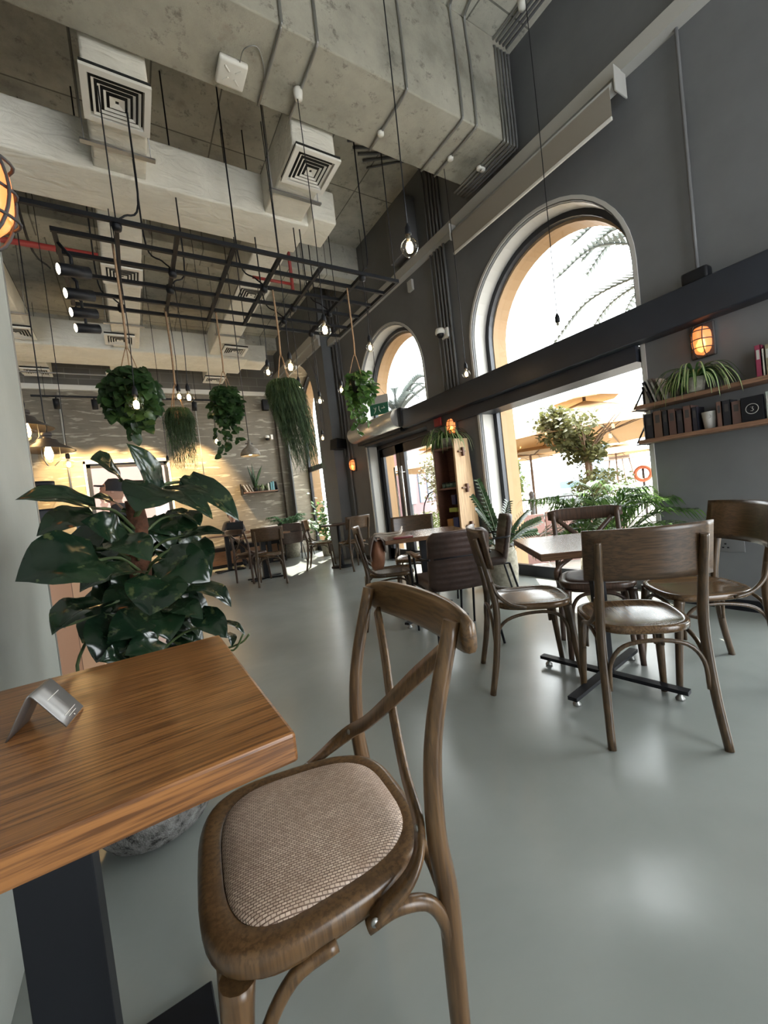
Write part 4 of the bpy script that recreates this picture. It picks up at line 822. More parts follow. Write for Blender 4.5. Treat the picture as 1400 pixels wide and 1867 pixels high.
b = MB(); st = MB(); fronds(b, st, Vector((0, 0, .45)), 30, .62, 9, .014, (0, 2*PI), 14, (.4, 1.3), .2); b.build('foliage', leafmat('fern_leaf', (.04, .10, .05), (.12, .22, .10), .5, .3, 7), t); st.build('stalks', M['stem'], t)
t = thing('window_shrub', 'light green shrub at the right side of the far window', 'potted plant', (3.55, 8.35, 0))
MB().lathe([(0, 0), (.12, 0), (.16, .3), (.14, .3), (0, .28)], seg=20).build('pot', M['potstone'], t)
b = MB(); rnd = random.Random(2)
for i in range(260):
    q = Vector((rnd.gauss(0, .10), rnd.gauss(0, .13), .75+rnd.gauss(0, .22))); o = Vector((rnd.uniform(-1, 1), rnd.uniform(-1, 1), rnd.uniform(-.5, .8))).normalized()*.09; b.leaf(q, q+o, .03, (0, -.5, 1), .1, True, 5, 3)
b.build('foliage', M['ivy'], t); b = MB(); [b.tube([(0, 0, .28), (rnd.uniform(-.08, .08), rnd.uniform(-.1, .1), .9)], .006, 5) for _ in range(6)]; b.build('stems', M['stem'], t)
# ZZ plant
t = thing('zz_plant', 'dark green zz plant in a tall rough stone pot beside the bookcase', 'potted plant', (3.30, 3.10, 0))
MB().lathe([(0, 0), (.11, 0), (.145, .05), (.16, .2), (.155, .38), (.13, .44), (.118, .44), (.115, .41), (0, .40)], seg=32).build('stone_pot', M['potstone'], t)
b = MB(); st = MB(); rnd = random.Random(21)
for a, e, L_ in ((2.0, 1.35, .85), (2.5, 1.2, .7), (3.3, .95, .62), (2.9, .6, .5), (5.2, .95, .55), (5.7, .6, .55), (6.0, .35, .5), (4.5, 1.2, .6), (1.2, 1.1, .6), (.4, .9, .5), (3.9, .8, .45)):
    d = Vector((math.cos(a)*math.cos(e), math.sin(a)*math.cos(e), math.sin(e))); P = smooth([Vector((0, 0, .4)), Vector((0, 0, .4))+d*L_*.5+Vector((0, 0, .04)), Vector((0, 0, .4))+d*L_+Vector((0, 0, -.03))], 8); st.tube(P, [.011, .004], 7)
    for k in range(4, len(P)-1):
        dr = (P[k+1]-P[k]).normalized(); sd = dr.cross(Vector((math.sin(a+1), -math.cos(a+1), .3))).normalized()
        for s in (1, -1): b.leaf(P[k], P[k]+(sd*s*.8+dr*.65)*.09*(1.15-.5*k/len(P)), .024, (0, -.6, .8), .08, False, 6, 3)
b.build('foliage', M['zz'], t); st.build('stalks', M['stem'], t)
spider('spider_plant', 'spider plant spilling over the top of the bookcase', (3.42, 3.93, 1.66), 90, .46, 31)
spider('spider_plant', 'large spider plant spilling over both wall shelves under the amber lamp', (3.50, 1.30, 1.60), 110, .34, 32)

# ------------------------------------------------------------------ bulkhead lamps
def bulkhead(label, loc, rz, s=1.0, axis_out=1, cable=True):
    t = thing('bulkhead_lamp', label, 'wall lamp', loc, rz, 'caged amber bulkhead lamps')
    # local: wall at x=0, lamp bulges to +x, long axis z
    MB().box((.012*s, 0, 0), (.024*s, .15*s, .24*s), bev=.02*s).build('back_plate', M['iron'], t)
    b = MB(); L = []
    for i in range(13):
        u = i/12; z = (-.105+.21*u)*s; k = (max(0, 1-abs(2*u-1)**3))**.5; L.append([b.v((.024*s+.085*s*k*math.cos(a), .058*s*k*math.sin(a), z)) for a in [-PI/2+PI*q/12 for q in range(13)]])
    for A, B in zip(L, L[1:]):
        for q in range(12): b.f([A[q], A[q+1], B[q+1], B[q]])
    b.build('amber_glass', M['amber'], t)
    MB().lathe([(0, -.05*s), (.014*s, -.03*s), (.018*s, 0), (.01*s, .03*s), (0, .035*s)], (.05*s, 0, -.03*s), 12).build('bulb', M['filhot'], t)
    for z in (-.06, 0, .06):
        MB().tube([(.02*s, -.066*s, z*s), (.07*s, -.055*s, z*s), (.115*s, 0, z*s), (.07*s, .055*s, z*s), (.02*s, .066*s, z*s)], .0035*s, 6, n=5).build('cage_hoop', M['iron'], t)
    for y in (-.03, .03): MB().tube([(.02*s, y*s, -.118*s), (.08*s, y*s, -.095*s), (.108*s, y*s, 0), (.08*s, y*s, .095*s), (.02*s, y*s, .118*s)], .0035*s, 6, n=5).build('cage_rib', M['iron'], t)
    return t
bulkhead('large caged amber lamp on the pale wall at the left edge, nearest the camera', (-.372, 1.70, 2.20), 0, 1.5)
bulkhead('caged amber lamp above the spider plant on the right wall shelves', (XW, 1.28, 1.97), PI)
bulkhead('caged amber lamp above the bookcase', (XW, 4.01, 1.93), PI)
bulkhead('caged amber lamp on the dark pier below the speaker', (XW, 6.85, 1.80), PI)
conduit([(3.625, 6.85, ZC), (3.625, 6.85, 4.2), (3.625, 6.85, 1.93)], 'conduit running down the pier to the caged amber lamp', .012, 'greypipe', None)
t = thing('wall_speaker', 'black wedge speaker mounted on the far pier', 'speaker', (3.48, 7.08, 2.22), math.radians(12))
MB().prism([(-.14, -.08), (.14, -.08), (.17, .09), (-.11, .12)], .22, 'y', -.11).build('speaker_body', M['black'], t, bevel=.01); MB().tube([(0, 0, 0), (.17, .05, .02)], .015, 8).build('bracket', M['black'], t)
tag(MB().box((3.05, YB-.12, 3.72), (.16, .12, .26), bev=.02).build('wall_speaker', M['black']), 'small dark speaker below the pale trim beside the long grassy plant', 'speaker')
def camera_dome(loc, label, dirx):
    t = thing('security_camera', label, 'security camera', loc, 0, 'white dome cameras')
    MB().box((.05*dirx, 0, .0), (.06, .12, .12), bev=.012).build('wall_mount', M['white'], t)
    MB().lathe([(0, .05), (.05, .045), (.062, .01), (.062, -.015), (.045, -.02), (0, -.02)], (-.05*dirx, 0, 0), 24).build('housing', M['white'], t)
    MB().lathe([(.045, -.02), (.042, -.045), (.025, -.065), (0, -.07)], (-.05*dirx, 0, 0), 20).build('dome', M['black'], t)
camera_dome((3.57, 3.93, 3.09), 'white dome camera on the conduit wall between the arched windows', 1)
camera_dome((3.05, YB-.1, 2.93), 'white dome camera on the back wall beside the dark pilaster', 1)
# stainless air curtain over the door
t = thing('air_curtain', 'brushed steel cylinder air curtain above the entrance door', 'air curtain', (3.50, 0, 2.27))
MB().tube([(0, 5.02, 0), (0, 6.46, 0)], .14, 36).build('steel_shell', M['steel'], t); MB().bb((-.02, 4.93, -.14), (.145, 5.04, .14), bev=.03).build('end_cap', M['black'], t); MB().bb((.02, 5.04, -.19), (.145, 6.4, -.06)).build('outlet_housing', M['black'], t)
t = thing('exit_sign', 'green emergency exit sign hanging on a cord before the smaller arched window', 'sign', (3.45, 5.42, 2.60), math.radians(-58))
MB().bb((-.17, -.035, -.02), (.17, .0, .10)).build('light_box', M['trim'], t); MB().bb((-.16, -.03, -.19), (.16, -.022, -.02)).build('green_panel', plain('sign_green', (.02, .12, .07), .4), t)
for x, pts in ((-.07, [(-.02, .03), (0, .0), (.02, .03), (.0, -.03), (-.025, -.06)]), (.0, [(.0, .04), (-.005, -.01), (.02, -.05)]), (.07, [(-.03, .0), (.03, .0), (.01, .025)])):
    MB().tube([(x+a, -.033, -.10+c) for a, c in pts], .005, 5).build('sign_glyph', M['white'], t)
MB().tube([(-.12, -.01, .1), (0, -.01, .28), (.12, -.01, .1)], .003, 5).build('hanging_wire', M['iron'], t); MB().tube([(0, -.01, .28), (0, -.01, 2.66)], .005, 6).build('cord', M['iron'], t)
t = thing('wall_socket', 'white double power socket on the dark wall behind the right chair', 'socket', (XW, 1.22, .47)); MB().bb((-.01, -.075, -.045), (0, .075, .045), bev=.004).build('plate', M['greypipe'], t)
for y, z in ((.035, .015), (.02, -.012), (.05, -.012)): MB().bb((-.013, y-.006, z-.005), (-.009, y+.006, z+.005)).build('pin_hole', M['black'], t)
tag(MB().bb((3.58, 4.18, 1.98), (3.648, 4.32, 2.09), bev=.01).build('alarm_sounder', plain('deep_red_plastic', (.22, .01, .015), .4)), 'dark red alarm box on the wall above the bookcase', 'alarm')

# ------------------------------------------------------------------ bookcase by the door
t = thing('bookcase', 'tapered bookcase with pale oak side board and red brown shelves by the door', 'bookcase', (0, 0, 0))
MB().prism([(3.30, 0), (3.64, 0), (3.56, 1.72), (3.34, 1.72)][::1], .028, 'y', 3.70).build('side_board', M['oakpale'], t)
t2 = [(3.30, 0), (3.64, 0), (3.56, 1.66), (3.34, 1.66)]
MB().prism(t2, .02, 'y', 4.08).build('side_board', M['shelfred'], t)
MB().prism([(3.60, 0), (3.625, 0), (3.555, 1.64), (3.53, 1.64)], .352, 'y', 3.728).build('back_board', M['shelfred'], t)
for z in (.08, .62, 1.12, 1.62):
    x0 = 3.305+.023*z; MB().bb((x0, 3.728, z), (3.62-.04*z, 4.08, z+.022)).build('shelf', M['shelfred'], t)
for z in (.66, 1.12, 1.56):
    xx = 3.465-.02*(z-.6)
    MB().bb((xx-.07, 3.675, z-.008), (xx+.05, 3.70, z+.012), bev=.003).build('tenon', M['shelfwood'], t); MB().bb((xx-.012, 3.66, z-.055), (xx+.012, 3.70, z+.05), bev=.003).build('wedge', M['shelfred'], t)
for i, y in enumerate((3.775, 3.85, 3.925, 4.0)):
    k = thing('small_tin', ('rightmost', 'second from right', 'third from right', 'leftmost')[i] + ' of the small green tins on the bookcase shelf', 'tin', (3.38, y, 1.142), 0, 'tins on the bookcase')
    MB().lathe([(0, 0), (.032, 0), (.032, .055), (0, .055)], seg=18).build('tin_body', plain('green_tin', (.06, .11, .085), .4), k); MB().lathe([(.033, .055), (.033, .07), (0, .072)], seg=18).build('lid', M['black'], k)
for (y, z, sy, sz, c, lb) in ((3.82, .73, .09, .13, (.02, .04, .16), 'blue box on the bookcase shelf in front'), (3.93, .73, .10, .11, (.42, .20, .05), 'orange box on the bookcase shelf'), (3.85, .84, .14, .05, (.30, .34, .06), 'yellow green packet lying on the orange and blue boxes'), (3.82, .93, .07, .12, (.02, .02, .08), 'dark blue packet on top of the pile on the bookcase')):
    tag(MB().bb((3.34, y-sy/2, z-(.0 if z > .8 else .088)+.0), (3.42, y+sy/2, z-(.0 if z > .8 else .088)+sz), bev=.004).build('packet', plain('packet_card', c, .5)), lb, 'packet', 'packets on the bookcase')
t = thing('desk_lamp', 'thin black curved reading lamp arching beside the bookcase', 'lamp', (3.45, 4.55, 0)); MB().tube([(0, 0, 0), (0, .05, .6), (0, .03, .9), (0, -.1, 1.08), (0, -.2, 1.12)], .008, 8, n=6).build('lamp_arm', M['black'], t); MB().lathe([(0, 0), (.09, 0), (.09, .015), (0, .02)], seg=20).build('base', M['black'], t)
# ------------------------------------------------------------------ wall shelves at the right
def shelf(z, label, x0=3.45, y0=.2, y1=1.69):
    t = thing('wall_shelf', label, 'shelf', (0, 0, 0), 0, 'brown wall shelves on the right wall')
    MB().bb((x0, y0, z), (XW, y1, z+.03)).build('board', M['shelfwood'], t, bevel=.002)
    for y in (y1-.004, y0+.1):
        MB().bb((3.64, y, z-.01), (XW, y+.004+.03, z+.20)).tube([(x0+.01, y+.016, z+.01), (3.645, y+.016, z+.19)], .007, 6).bb((x0, y, z-.006), (XW, y+.034, z)).build('bracket', M['black'], t)
shelf(1.565, 'upper brown wall shelf holding books and the large spider plant'); shelf(1.295, 'lower brown wall shelf holding books and a white cup')
def book(y, z, th, h, d, col, label, tilt=0, grp='books on the upper right shelf', mark=None, x=3.48):
    t = thing('book', label, 'book', (x, y, z), 0, grp); t.rotation_euler = (tilt, 0, 0)
    MB().bb((0, -th/2, 0), (d, -th/2+.003, h)).bb((0, th/2-.003, 0), (d, th/2, h)).bb((0, -th/2, 0), (.003, th/2, h)).build('cover', plain('book_cover', col, .5), t)
    MB().bb((.003, -th/2+.003, .003), (d-.004, th/2-.003, h-.003)).build('pages', M['trim'], t)
    MB().bb((-.0006, -th*.25, h*.55), (.0, th*.25, h*.85)).build('spine_label', mark or M['trim'], t)
dk = (.02, .025, .035); yy = .96
for th, h, c, lb in ((.03, .20, (.25, .03, .07), 'crimson book just right of the spider plant'), (.014, .17, (.55, .52, .45), 'thin pale book next to the crimson one'), (.024, .19, (.22, .19, .12), 'olive book on the upper shelf'), (.024, .19, (.30, .02, .06), 'bright crimson book on the upper shelf'),
    (.014, .19, (.55, .48, .30), 'thin cream book on the upper shelf'), (.028, .21, dk, 'dark grey blue book on the upper shelf'), (.045, .24, (.015, .02, .03), 'tall thick black book near the right frame edge'), (.03, .23, (.6, .62, .62), 'white book at the right frame edge')):
    yy -= th/2; book(yy, 1.596, th, h, .13, c, lb); yy -= th/2+.002
for i, (y, th, h, c, lb) in enumerate(((1.60, .02, .18, (.02, .02, .03), 'leftmost leaning dark book on the upper shelf'), (1.573, .014, .19, (.5, .5, .48), 'leaning thin white book on the upper shelf'), (1.545, .022, .19, (.14, .12, .10), 'leaning brown book on the upper shelf'), (1.505, .018, .18, (.40, .38, .34), 'leaning grey book nearest the spider plant'))):
    book(y-.02, 1.597, th, h, .13, c, lb, -.30)
yy = 1.655
for th, h, c, lb in ((.008, .20, (.6, .6, .58), 'thin white book at the left end of the lower shelf'), (.055, .19, (.012, .014, .02), 'thick black book at the left end of the lower shelf'), (.06, .20, (.13, .075, .05), 'brown book with dark panel on the lower shelf'), (.035, .19, (.012, .014, .02), 'black book third on the lower shelf'), (.05, .19, (.10, .055, .045), 'dark brown book under the spider plant'), (.04, .17, (.025, .02, .025), 'dark book below the spider plant'),
    (.05, .19, (.13, .07, .055), 'reddish brown framed book in the middle of the lower shelf'), (.03, .17, (.02, .02, .03), 'black book left of the white cup')):
    yy -= th/2; book(yy, 1.326, th, h, .13, c, lb, grp='books on the lower right shelf', mark=M['iron']); yy -= th/2+.004
yc = yy-.055
t = thing('paper_cup', 'white paper cup with a faint line drawing on the lower wall shelf', 'cup', (3.52, yc, 1.325)); MB().lathe([(0, 0), (.032, 0), (.045, .12), (.04, .12), (.03, .01), (0, .01)], seg=24).build('cup_body', M['trim'], t)
MB().tube([(-.0395+.0, -.012+.01*math.cos(a), .085+.012*math.sin(a)) for a in [k*PI/6 for k in range(11)]], .0008, 4).build('line_drawing', M['iron'], t)
yy = yc-.055
for th, h, c, lb in ((.03, .17, (.16, .09, .07), 'pinkish brown book right of the white cup'), (.045, .17, (.012, .014, .02), 'black book second right of the white cup'), (.05, .15, (.12, .07, .06), 'brown box shaped book before the ring emblem book')):
    yy -= th/2; book(yy, 1.326, th, h, .13, c, lb, grp='books on the lower right shelf', mark=M['iron']); yy -= th/2+.004
yy -= .055; t = thing('book', 'black book showing a pale ring emblem on the lower shelf', 'book', (3.47, yy, 1.325), 0, 'books on the lower right shelf'); MB().bb((0, -.055, 0), (.03, .055, .16)).build('cover', M['black'], t)
MB().tube([(-.0005, .032*math.cos(a), .08+.032*math.sin(a)) for a in [k*PI/12 for k in range(25)]], .0018, 5).build('ring_emblem', M['trim'], t)
MB().tube([(-.0005, .008, .092), (-.0005, -.006, .092), (-.0005, 0, .082), (-.0005, -.008, .075), (-.0005, -.002, .066), (-.0005, .008, .068)], .0016, 5).build('numeral', M['trim'], t)
book(yy-.075, 1.326, .02, .17, .13, (.35, .40, .36), 'thin pale green book right of the ring emblem book', grp='books on the lower right shelf'); book(yy-.11, 1.326, .04, .15, .13, dk, 'dark book at the right frame edge on the lower shelf', grp='books on the lower right shelf')
# ------------------------------------------------------------------ small shelf on the back wall
t = thing('wall_shelf', 'small orange wooden shelf with black ends on the back wall', 'shelf', (0, 0, 0)); MB().bb((2.26, YB-.20, 1.60), (3.08, YB-.001, 1.63)).build('board', M['shelfwood'], t)
for x in (2.23, 3.08): MB().prism([(YB-.2, 1.58), (YB-.001, 1.58), (YB-.001, 1.84), (YB-.06, 1.84)], .02, 'x', x).build('end_bracket', M['black'], t)
for i, (x, c, tl) in enumerate(((2.36, (.55, .53, .5), -.45), (2.43, (.4, .36, .3), -.45), (2.49, (.28, .26, .23), -.42))):
    t = thing('book', ('leftmost', 'middle', 'rightmost')[i] + ' of three books leaning at the left end of the small back shelf', 'book', (x, YB-.17, 1.632), 0, 'books on the back wall shelf'); t.rotation_euler = (0, tl, 0); MB().bb((-.012, 0, 0), (.012, .13, .19)).build('cover', plain('book_cover', c, .5), t)
for i, (x, c, lb) in enumerate(((2.87, (.5, .48, .42), 'cream upright book on the small back shelf'), (2.94, (.12, .28, .30), 'left teal book on the small back shelf'), (2.99, (.14, .32, .36), 'right teal book on the small back shelf'))):
    tag(MB().bb((x-.018, YB-.17, 1.631), (x+.018, YB-.04, 1.80+.02*i)).build('book', plain('book_cover', c, .5)), lb, 'book', 'books on the back wall shelf')
t = thing('snake_plant', 'tall dark snake plant on the small back wall shelf', 'potted plant', (2.56, YB-.1, 1.63)); MB().lathe([(0, 0), (.05, 0), (.06, .09), (0, .085)], seg=16).build('pot', M['black'], t)
b = MB(); rnd = random.Random(5)
for i in range(11):
    a = rnd.uniform(0, 2*PI); l = rnd.uniform(.35, .62) if i < 6 else .3; e = rnd.uniform(.05, .45); b.ribbon([(0, 0, .07), (math.cos(a)*l*e*.5, math.sin(a)*.03-.02, .07+l*.6), (math.cos(a)*l*e, math.sin(a)*.05-.03, .07+l)], [.02, .028, .02, .002], (.2, -1, .1), .002, n=4)
b.build('leaves', M['zz'], t)
spider('spider_plant', 'small spider plant beside the snake plant on the back wall shelf', (2.70, YB-.12, 1.63), 40, .26, 33)
# ------------------------------------------------------------------ counter, machines, people
t = thing('service_counter', 'counter clad in diagonal orange planks behind the pothos', 'counter', (0, 0, 0))
MB().bb((-3.2, 3.95, .0), (-.33, 4.6, 1.0)).build('counter_body', M['herring'], t); MB().bb((-3.25, 3.9, 1.0), (-.30, 4.65, 1.04)).build('worktop', M['darkwood'], t)
t = thing('coffee_grinder', 'coffee grinder with clear hopper on the counter beside the grey wall edge', 'coffee grinder', (-.62, 4.4, 1.04)); MB().bb((-.08, -.08, 0), (.08, .08, .30), bev=.02).build('grinder_body', M['black'], t)
MB().lathe([(.05, .30), (.08, .36), (.08, .50), (.078, .50)], seg=20).build('hopper', M['bulbglass'], t); MB().lathe([(.085, .50), (.085, .53), (0, .535)], seg=20).build('lid', M['black'], t)
t = thing('espresso_machine', 'dark and steel espresso machine on the counter, mostly behind pothos leaves', 'espresso machine', (-1.0, 4.3, 1.04)); MB().bb((-.28, -.18, .0), (.26, .2, .34), bev=.03).build('machine_body', M['black'], t); MB().bb((-.24, -.2, .2), (.22, -.18, .3)).build('steel_front', M['steel'], t)
t = thing('card_reader', 'small grey screen standing on the counter behind the leaves', 'screen', (-.36, 4.35, 1.04)); MB().box((0, 0, .09), (.13, .012, .10), mat=Matrix.Rotation(-.4, 3, 'X')).build('screen', plain('grey_screen', (.06, .07, .10), .3), t); MB().bb((-.03, -.03, 0), (.03, .04, .05)).build('stand', M['trim'], t)
def figure(name, label, loc, rz, joints, head, cap=False, bag=None, skinmat='cloth'):
    t = thing(name, label, 'person', loc, rz)
    bm = bmesh.new(); ly = bm.verts.layers.skin.verify(); V = {}
    for k, (p_, r, par) in joints.items():
        V[k] = bm.verts.new(p_); V[k][ly].radius = (r, r)
        if par: bm.edges.new((V[par], V[k]))
    V['pelvis'][ly].use_root = True
    me = bpy.data.meshes.new('body'); bm.to_mesh(me); bm.free(); me.materials.append(M[skinmat]); o = bpy.data.objects.new('body', me); COL.objects.link(o); o.parent = t
    o.modifiers.new('skin', 'SKIN').use_smooth_shade = True; d = o.modifiers.new('sub', 'SUBSURF'); d.levels = 2; d.render_levels = 2
    hx, hy, hz = head; b = MB(); L = []
    for i in range(15):   # head with nose, chin and brow; facing local +x
        u = i/14; z = -.125+.235*u; row = []
        pr = [.020, .045, .058, .064, .070, .074, .078, .082, .084, .085, .082, .074, .060, .038, .006][i]
        for q in range(24):
            a = 2*PI*q/24; x = pr*1.2*math.cos(a)+.008; y = pr*.92*math.sin(a); fr = max(0, math.cos(a))**14
            x += fr*[.012, .02, .012, .02, .016, .026, .034, .022, .008, .012, .008, 0, 0, 0, 0][i]
            row.append(b.v((x, y, z)))
        L.append(row)
    for A, B in zip(L, L[1:]):
        for q in range(24): b.f([A[q], A[(q+1) % 24], B[(q+1) % 24], B[q]])
    b.f(L[0][::-1]); b.f(L[-1]); b.tube([(-.01, 0, -.19), (0, 0, -.07)], [.055, .05], 14)
    for s in (1, -1): b.box((.0, s*.078, -.005), (.035, .016, .06), bev=.007)
    ho = b.build('head', M['skin'], t); ho.location = head
    b = MB(); b.lathe([(.094, -.01), (.096, .03), (.088, .08), (.06, .115), (0, .125)], (-.008, 0, .0), 24)
    if cap: b.prism([(.07, -.07), (.15, -.055), (.175, 0), (.15, .055), (.07, .07)], .012, 'z', .035)
    h = b.build('cap' if cap else 'hair', M['cloth'], t); h.location = head; h.rotation_euler = (0, -.12 if cap else -.3, 0)
    return t
st_j = {'pelvis': ((0, 0, .86), .14, None), 'belly': ((0, 0, 1.0), .13, 'pelvis'), 'chest': ((.0, 0, 1.2), .15, 'belly'), 'neck': ((.02, 0, 1.36), .06, 'chest'),
 'shl': ((0, .17, 1.30), .065, 'chest'), 'ell': ((.05, .24, 1.06), .045, 'shl'), 'wrl': ((.26, .18, 1.02), .032, 'ell'), 'hal': ((.33, .15, 1.02), .026, 'wrl'), 'shr': ((0, -.17, 1.30), .065, 'chest'), 'elr': ((.06, -.23, 1.06), .045, 'shr'), 'wrr': ((.28, -.16, 1.05), .032, 'elr'), 'har': ((.35, -.13, 1.05), .026, 'wrr'),
 'hil': ((0, .09, .80), .10, 'pelvis'), 'knl': ((.02, .10, .45), .065, 'hil'), 'anl': ((0, .10, .08), .045, 'knl'), 'tol': ((.14, .11, .035), .035, 'anl'), 'hir': ((0, -.09, .80), .10, 'pelvis'), 'knr': ((.02, -.10, .45), .065, 'hir'), 'anr': ((0, -.10, .08), .045, 'knr'), 'tor': ((.14, -.11, .035), .035, 'anr')}
figure('person', 'person in dark cap and black clothes standing behind the pothos, facing left', (-.10, 4.95, 0), math.radians(172), st_j, (.04, 0, 1.50), cap=True)
se_j = {'pelvis': ((0, 0, .55), .13, None), 'belly': ((.02, 0, .68), .12, 'pelvis'), 'chest': ((.05, 0, .85), .14, 'belly'), 'neck': ((.08, 0, 1.0), .055, 'chest'),
 'shl': ((.05, .16, .95), .06, 'chest'), 'ell': ((.15, .22, .76), .042, 'shl'), 'wrl': ((.36, .12, .80), .03, 'ell'), 'hal': ((.42, .1, .79), .025, 'wrl'), 'shr': ((.05, -.16, .95), .06, 'chest'), 'elr': ((.15, -.22, .76), .042, 'shr'), 'wrr': ((.36, -.12, .80), .03, 'elr'), 'har': ((.42, -.1, .79), .025, 'wrr'),
 'hil': ((.05, .1, .53), .09, 'pelvis'), 'knl': ((.46, .12, .52), .065, 'hil'), 'anl': ((.5, .13, .1), .042, 'knl'), 'tol': ((.62, .13, .04), .035, 'anl'), 'hir': ((.05, -.1, .53), .09, 'pelvis'), 'knr': ((.46, -.1, .54), .065, 'hir'), 'anr': ((.75, -.12, .42), .042, 'knr'), 'tor': ((.86, -.12, .46), .035, 'anr')}
figure('person', 'person in black seated on the far bench behind an open laptop', (1.86, 9.58, 0), math.radians(-100), se_j, (.12, 0, 1.12))

# ------------------------------------------------------------------ outside: terrace, parasols, trees, facades
struct(MB().bb((3.95, -60, -.25), (90, 70, -.12)).build('terrace_floor', M['terrace']))
struct(MB().bb((-12, YB+.3, -.25), (3.95, 60, -.12)).build('courtyard_floor', M['terrace']))
tag(MB().bb((-6, 14.5, -.12), (3.4, 15, 9)).build('building', M['pinkwall']), 'pink facade seen through the back wall window', 'building')
t = thing('balustrade', 'cream stone balusters seen at the left of the back wall window', 'balustrade', (0, 12.6, 0)); MB().bb((-1.6, -.12, 1.95), (-.1, .12, 2.05)).build('top_rail', M['pinkwall'], t); MB().bb((-1.6, -.15, -.12), (-.1, .15, 1.1)).build('plinth', M['pinkwall'], t)
for x in (-1.3, -.95, -.6, -.25): MB().lathe([(.06, 1.1), (.1, 1.16), (.06, 1.2), (.12, 1.4), (.11, 1.5), (.05, 1.7), (.09, 1.78), (.05, 1.84), (.09, 1.95)], (x, 0, 0), 18).build('baluster', M['pinkwall'], t)
def parasol(label, x, y, zt, r, zd, rot=0, n=8):
    t = thing('parasol', label, 'parasol', (x, y, -.12), rot, 'cream terrace parasols'); z0 = zt-zd+.12; z1 = zt+.12
    b = MB(); c0 = b.v((0, 0, z1)); m_ = []; e_ = []
    for k in range(n):
        a = 2*PI*k/n; m_.append(b.v((r*.5*math.cos(a), r*.5*math.sin(a), z0+(z1-z0)*.48))); e_.append(b.v((r*math.cos(a), r*math.sin(a), z0)))
    mm = []; em = []
    for k in range(n):
        a = 2*PI*(k+.5)/n; q = math.cos(PI/n); mm.append(b.v((r*.5*q*math.cos(a), r*.5*q*math.sin(a), z0+(z1-z0)*.45))); em.append(b.v((r*q*.97*math.cos(a), r*q*.97*math.sin(a), z0+.02)))
    for k in range(n):
        j = (k+1) % n; b.f([c0, m_[k], mm[k]], False); b.f([c0, mm[k], m_[j]], False); b.f([m_[k], e_[k], em[k], mm[k]], False); b.f([mm[k], em[k], e_[j], m_[j]], False)
    b.build('canopy', M['canvas'], t, solid=.006)
    b = MB(); b.lathe([(r*.24, z1-.02), (0, z1+.16)], seg=n); b.build('top_vent', M['canvas'], t, solid=.005)
    MB().tube([(0, 0, 0), (0, 0, z1+.1)], .035, 12).build('pole', M['bark'], t); MB().box((0, 0, .04), (.8, .8, .08), bev=.02).build('base', M['iron'], t)
    for k in range(n):
        a = 2*PI*k/n; MB().tube([(0, 0, z1-.03), (r*.5*math.cos(a), r*.5*math.sin(a), z0+(z1-z0)*.48-.02), (r*math.cos(a), r*math.sin(a), z0-.02)], .014, 6).build('rib', M['bark'], t)
        MB().tube([(.05*math.cos(a), .05*math.sin(a), z0+.0), (r*.5*math.cos(a), r*.5*math.sin(a), z0+(z1-z0)*.48-.03)], .011, 6).build('strut', M['bark'], t)
parasol('largest cream parasol filling the middle of the large window', 8.7, 5.3, 2.74, 2.85, .85, .28)
parasol('cream parasol behind the left part of the largest one', 10.4, 8.2, 2.35, 1.9, .45, .5)
parasol('pale parasol seen behind the bamboo shrub', 11.8, 10.6, 2.45, 1.9, .5, .1)
parasol('small distant cream parasol under the right side of the largest one', 19.5, 10.6, 2.35, 2.0, .45, .3)
parasol('white parasol seen through the right door leaf', 7.2, 8.9, 2.35, 1.6, .6, .4)
def tree(name, label, x, y, zc, rx, rz_, n, ls, seed, mat='tree', trunk=.05, cat='tree'):
    rnd = random.Random(seed); t = thing(name, label, cat, (x, y, -.12)); b = MB(); s = MB()
    s.tube([(0, 0, 0), (.03, 0, (zc-rz_)*.5), (-.02, 0, zc-rz_*.5), (0, 0, zc)], [trunk, trunk*.5], 8, n=4)
    for i in range(9):
        a = rnd.uniform(0, 2*PI); s.tube([(0, 0, zc-rz_*.8), (rx*.4*math.cos(a), rx*.4*math.sin(a), zc-rz_*.2), (rx*.8*math.cos(a), rx*.8*math.sin(a), zc+rz_*rnd.uniform(-.2, .6))], [trunk*.4, trunk*.1], 5, n=3)
    cl = [(Vector((rnd.uniform(-1, 1)*rx*.6, rnd.uniform(-1, 1)*rx*.6, rnd.uniform(-.7, .7)*rz_)), rnd.uniform(.3, .5)) for _ in range(10)]
    for i in range(n):
        c_, r_ = rnd.choice(cl); o = Vector((rnd.gauss(0, 1), rnd.gauss(0, 1), rnd.gauss(0, 1))).normalized(); q = Vector((0, 0, zc))+c_+Vector((o.x*rx, o.y*rx, o.z*rz_))*r_*rnd.uniform(.5, 1.1)
        b.leaf(q, q+Vector((rnd.uniform(-1, 1), rnd.uniform(-1, 1), rnd.uniform(-.8, .6))).normalized()*ls, ls*.35, (rnd.uniform(-1, 1), -.5, .8), .1, False, 3, 3)
    b.build('foliage', M[mat], t); s.build('trunk', M['bark'], t); return t
tree('topiary_tree', 'small round-headed tree in front of the largest parasol', 6.68, 4.13, 1.98, .74, .56, 2600, .09, 41)
tree('terrace_shrub', 'low leafy shrub under the small round-headed tree', 6.5, 4.0, .88, .55, .45, 1300, .07, 42, 'tree', .03, 'shrub')
tree('bamboo_shrub', 'slim bamboo-like shrub at the left of the large window', 5.04, 4.55, 1.15, .36, .62, 1500, .065, 43, 'hedge', .02, 'shrub')
tree('terrace_tree', 'leafy tree seen through the right door leaf', 5.6, 6.7, 1.55, .62, .55, 1300, .07, 44, 'tree', .05)
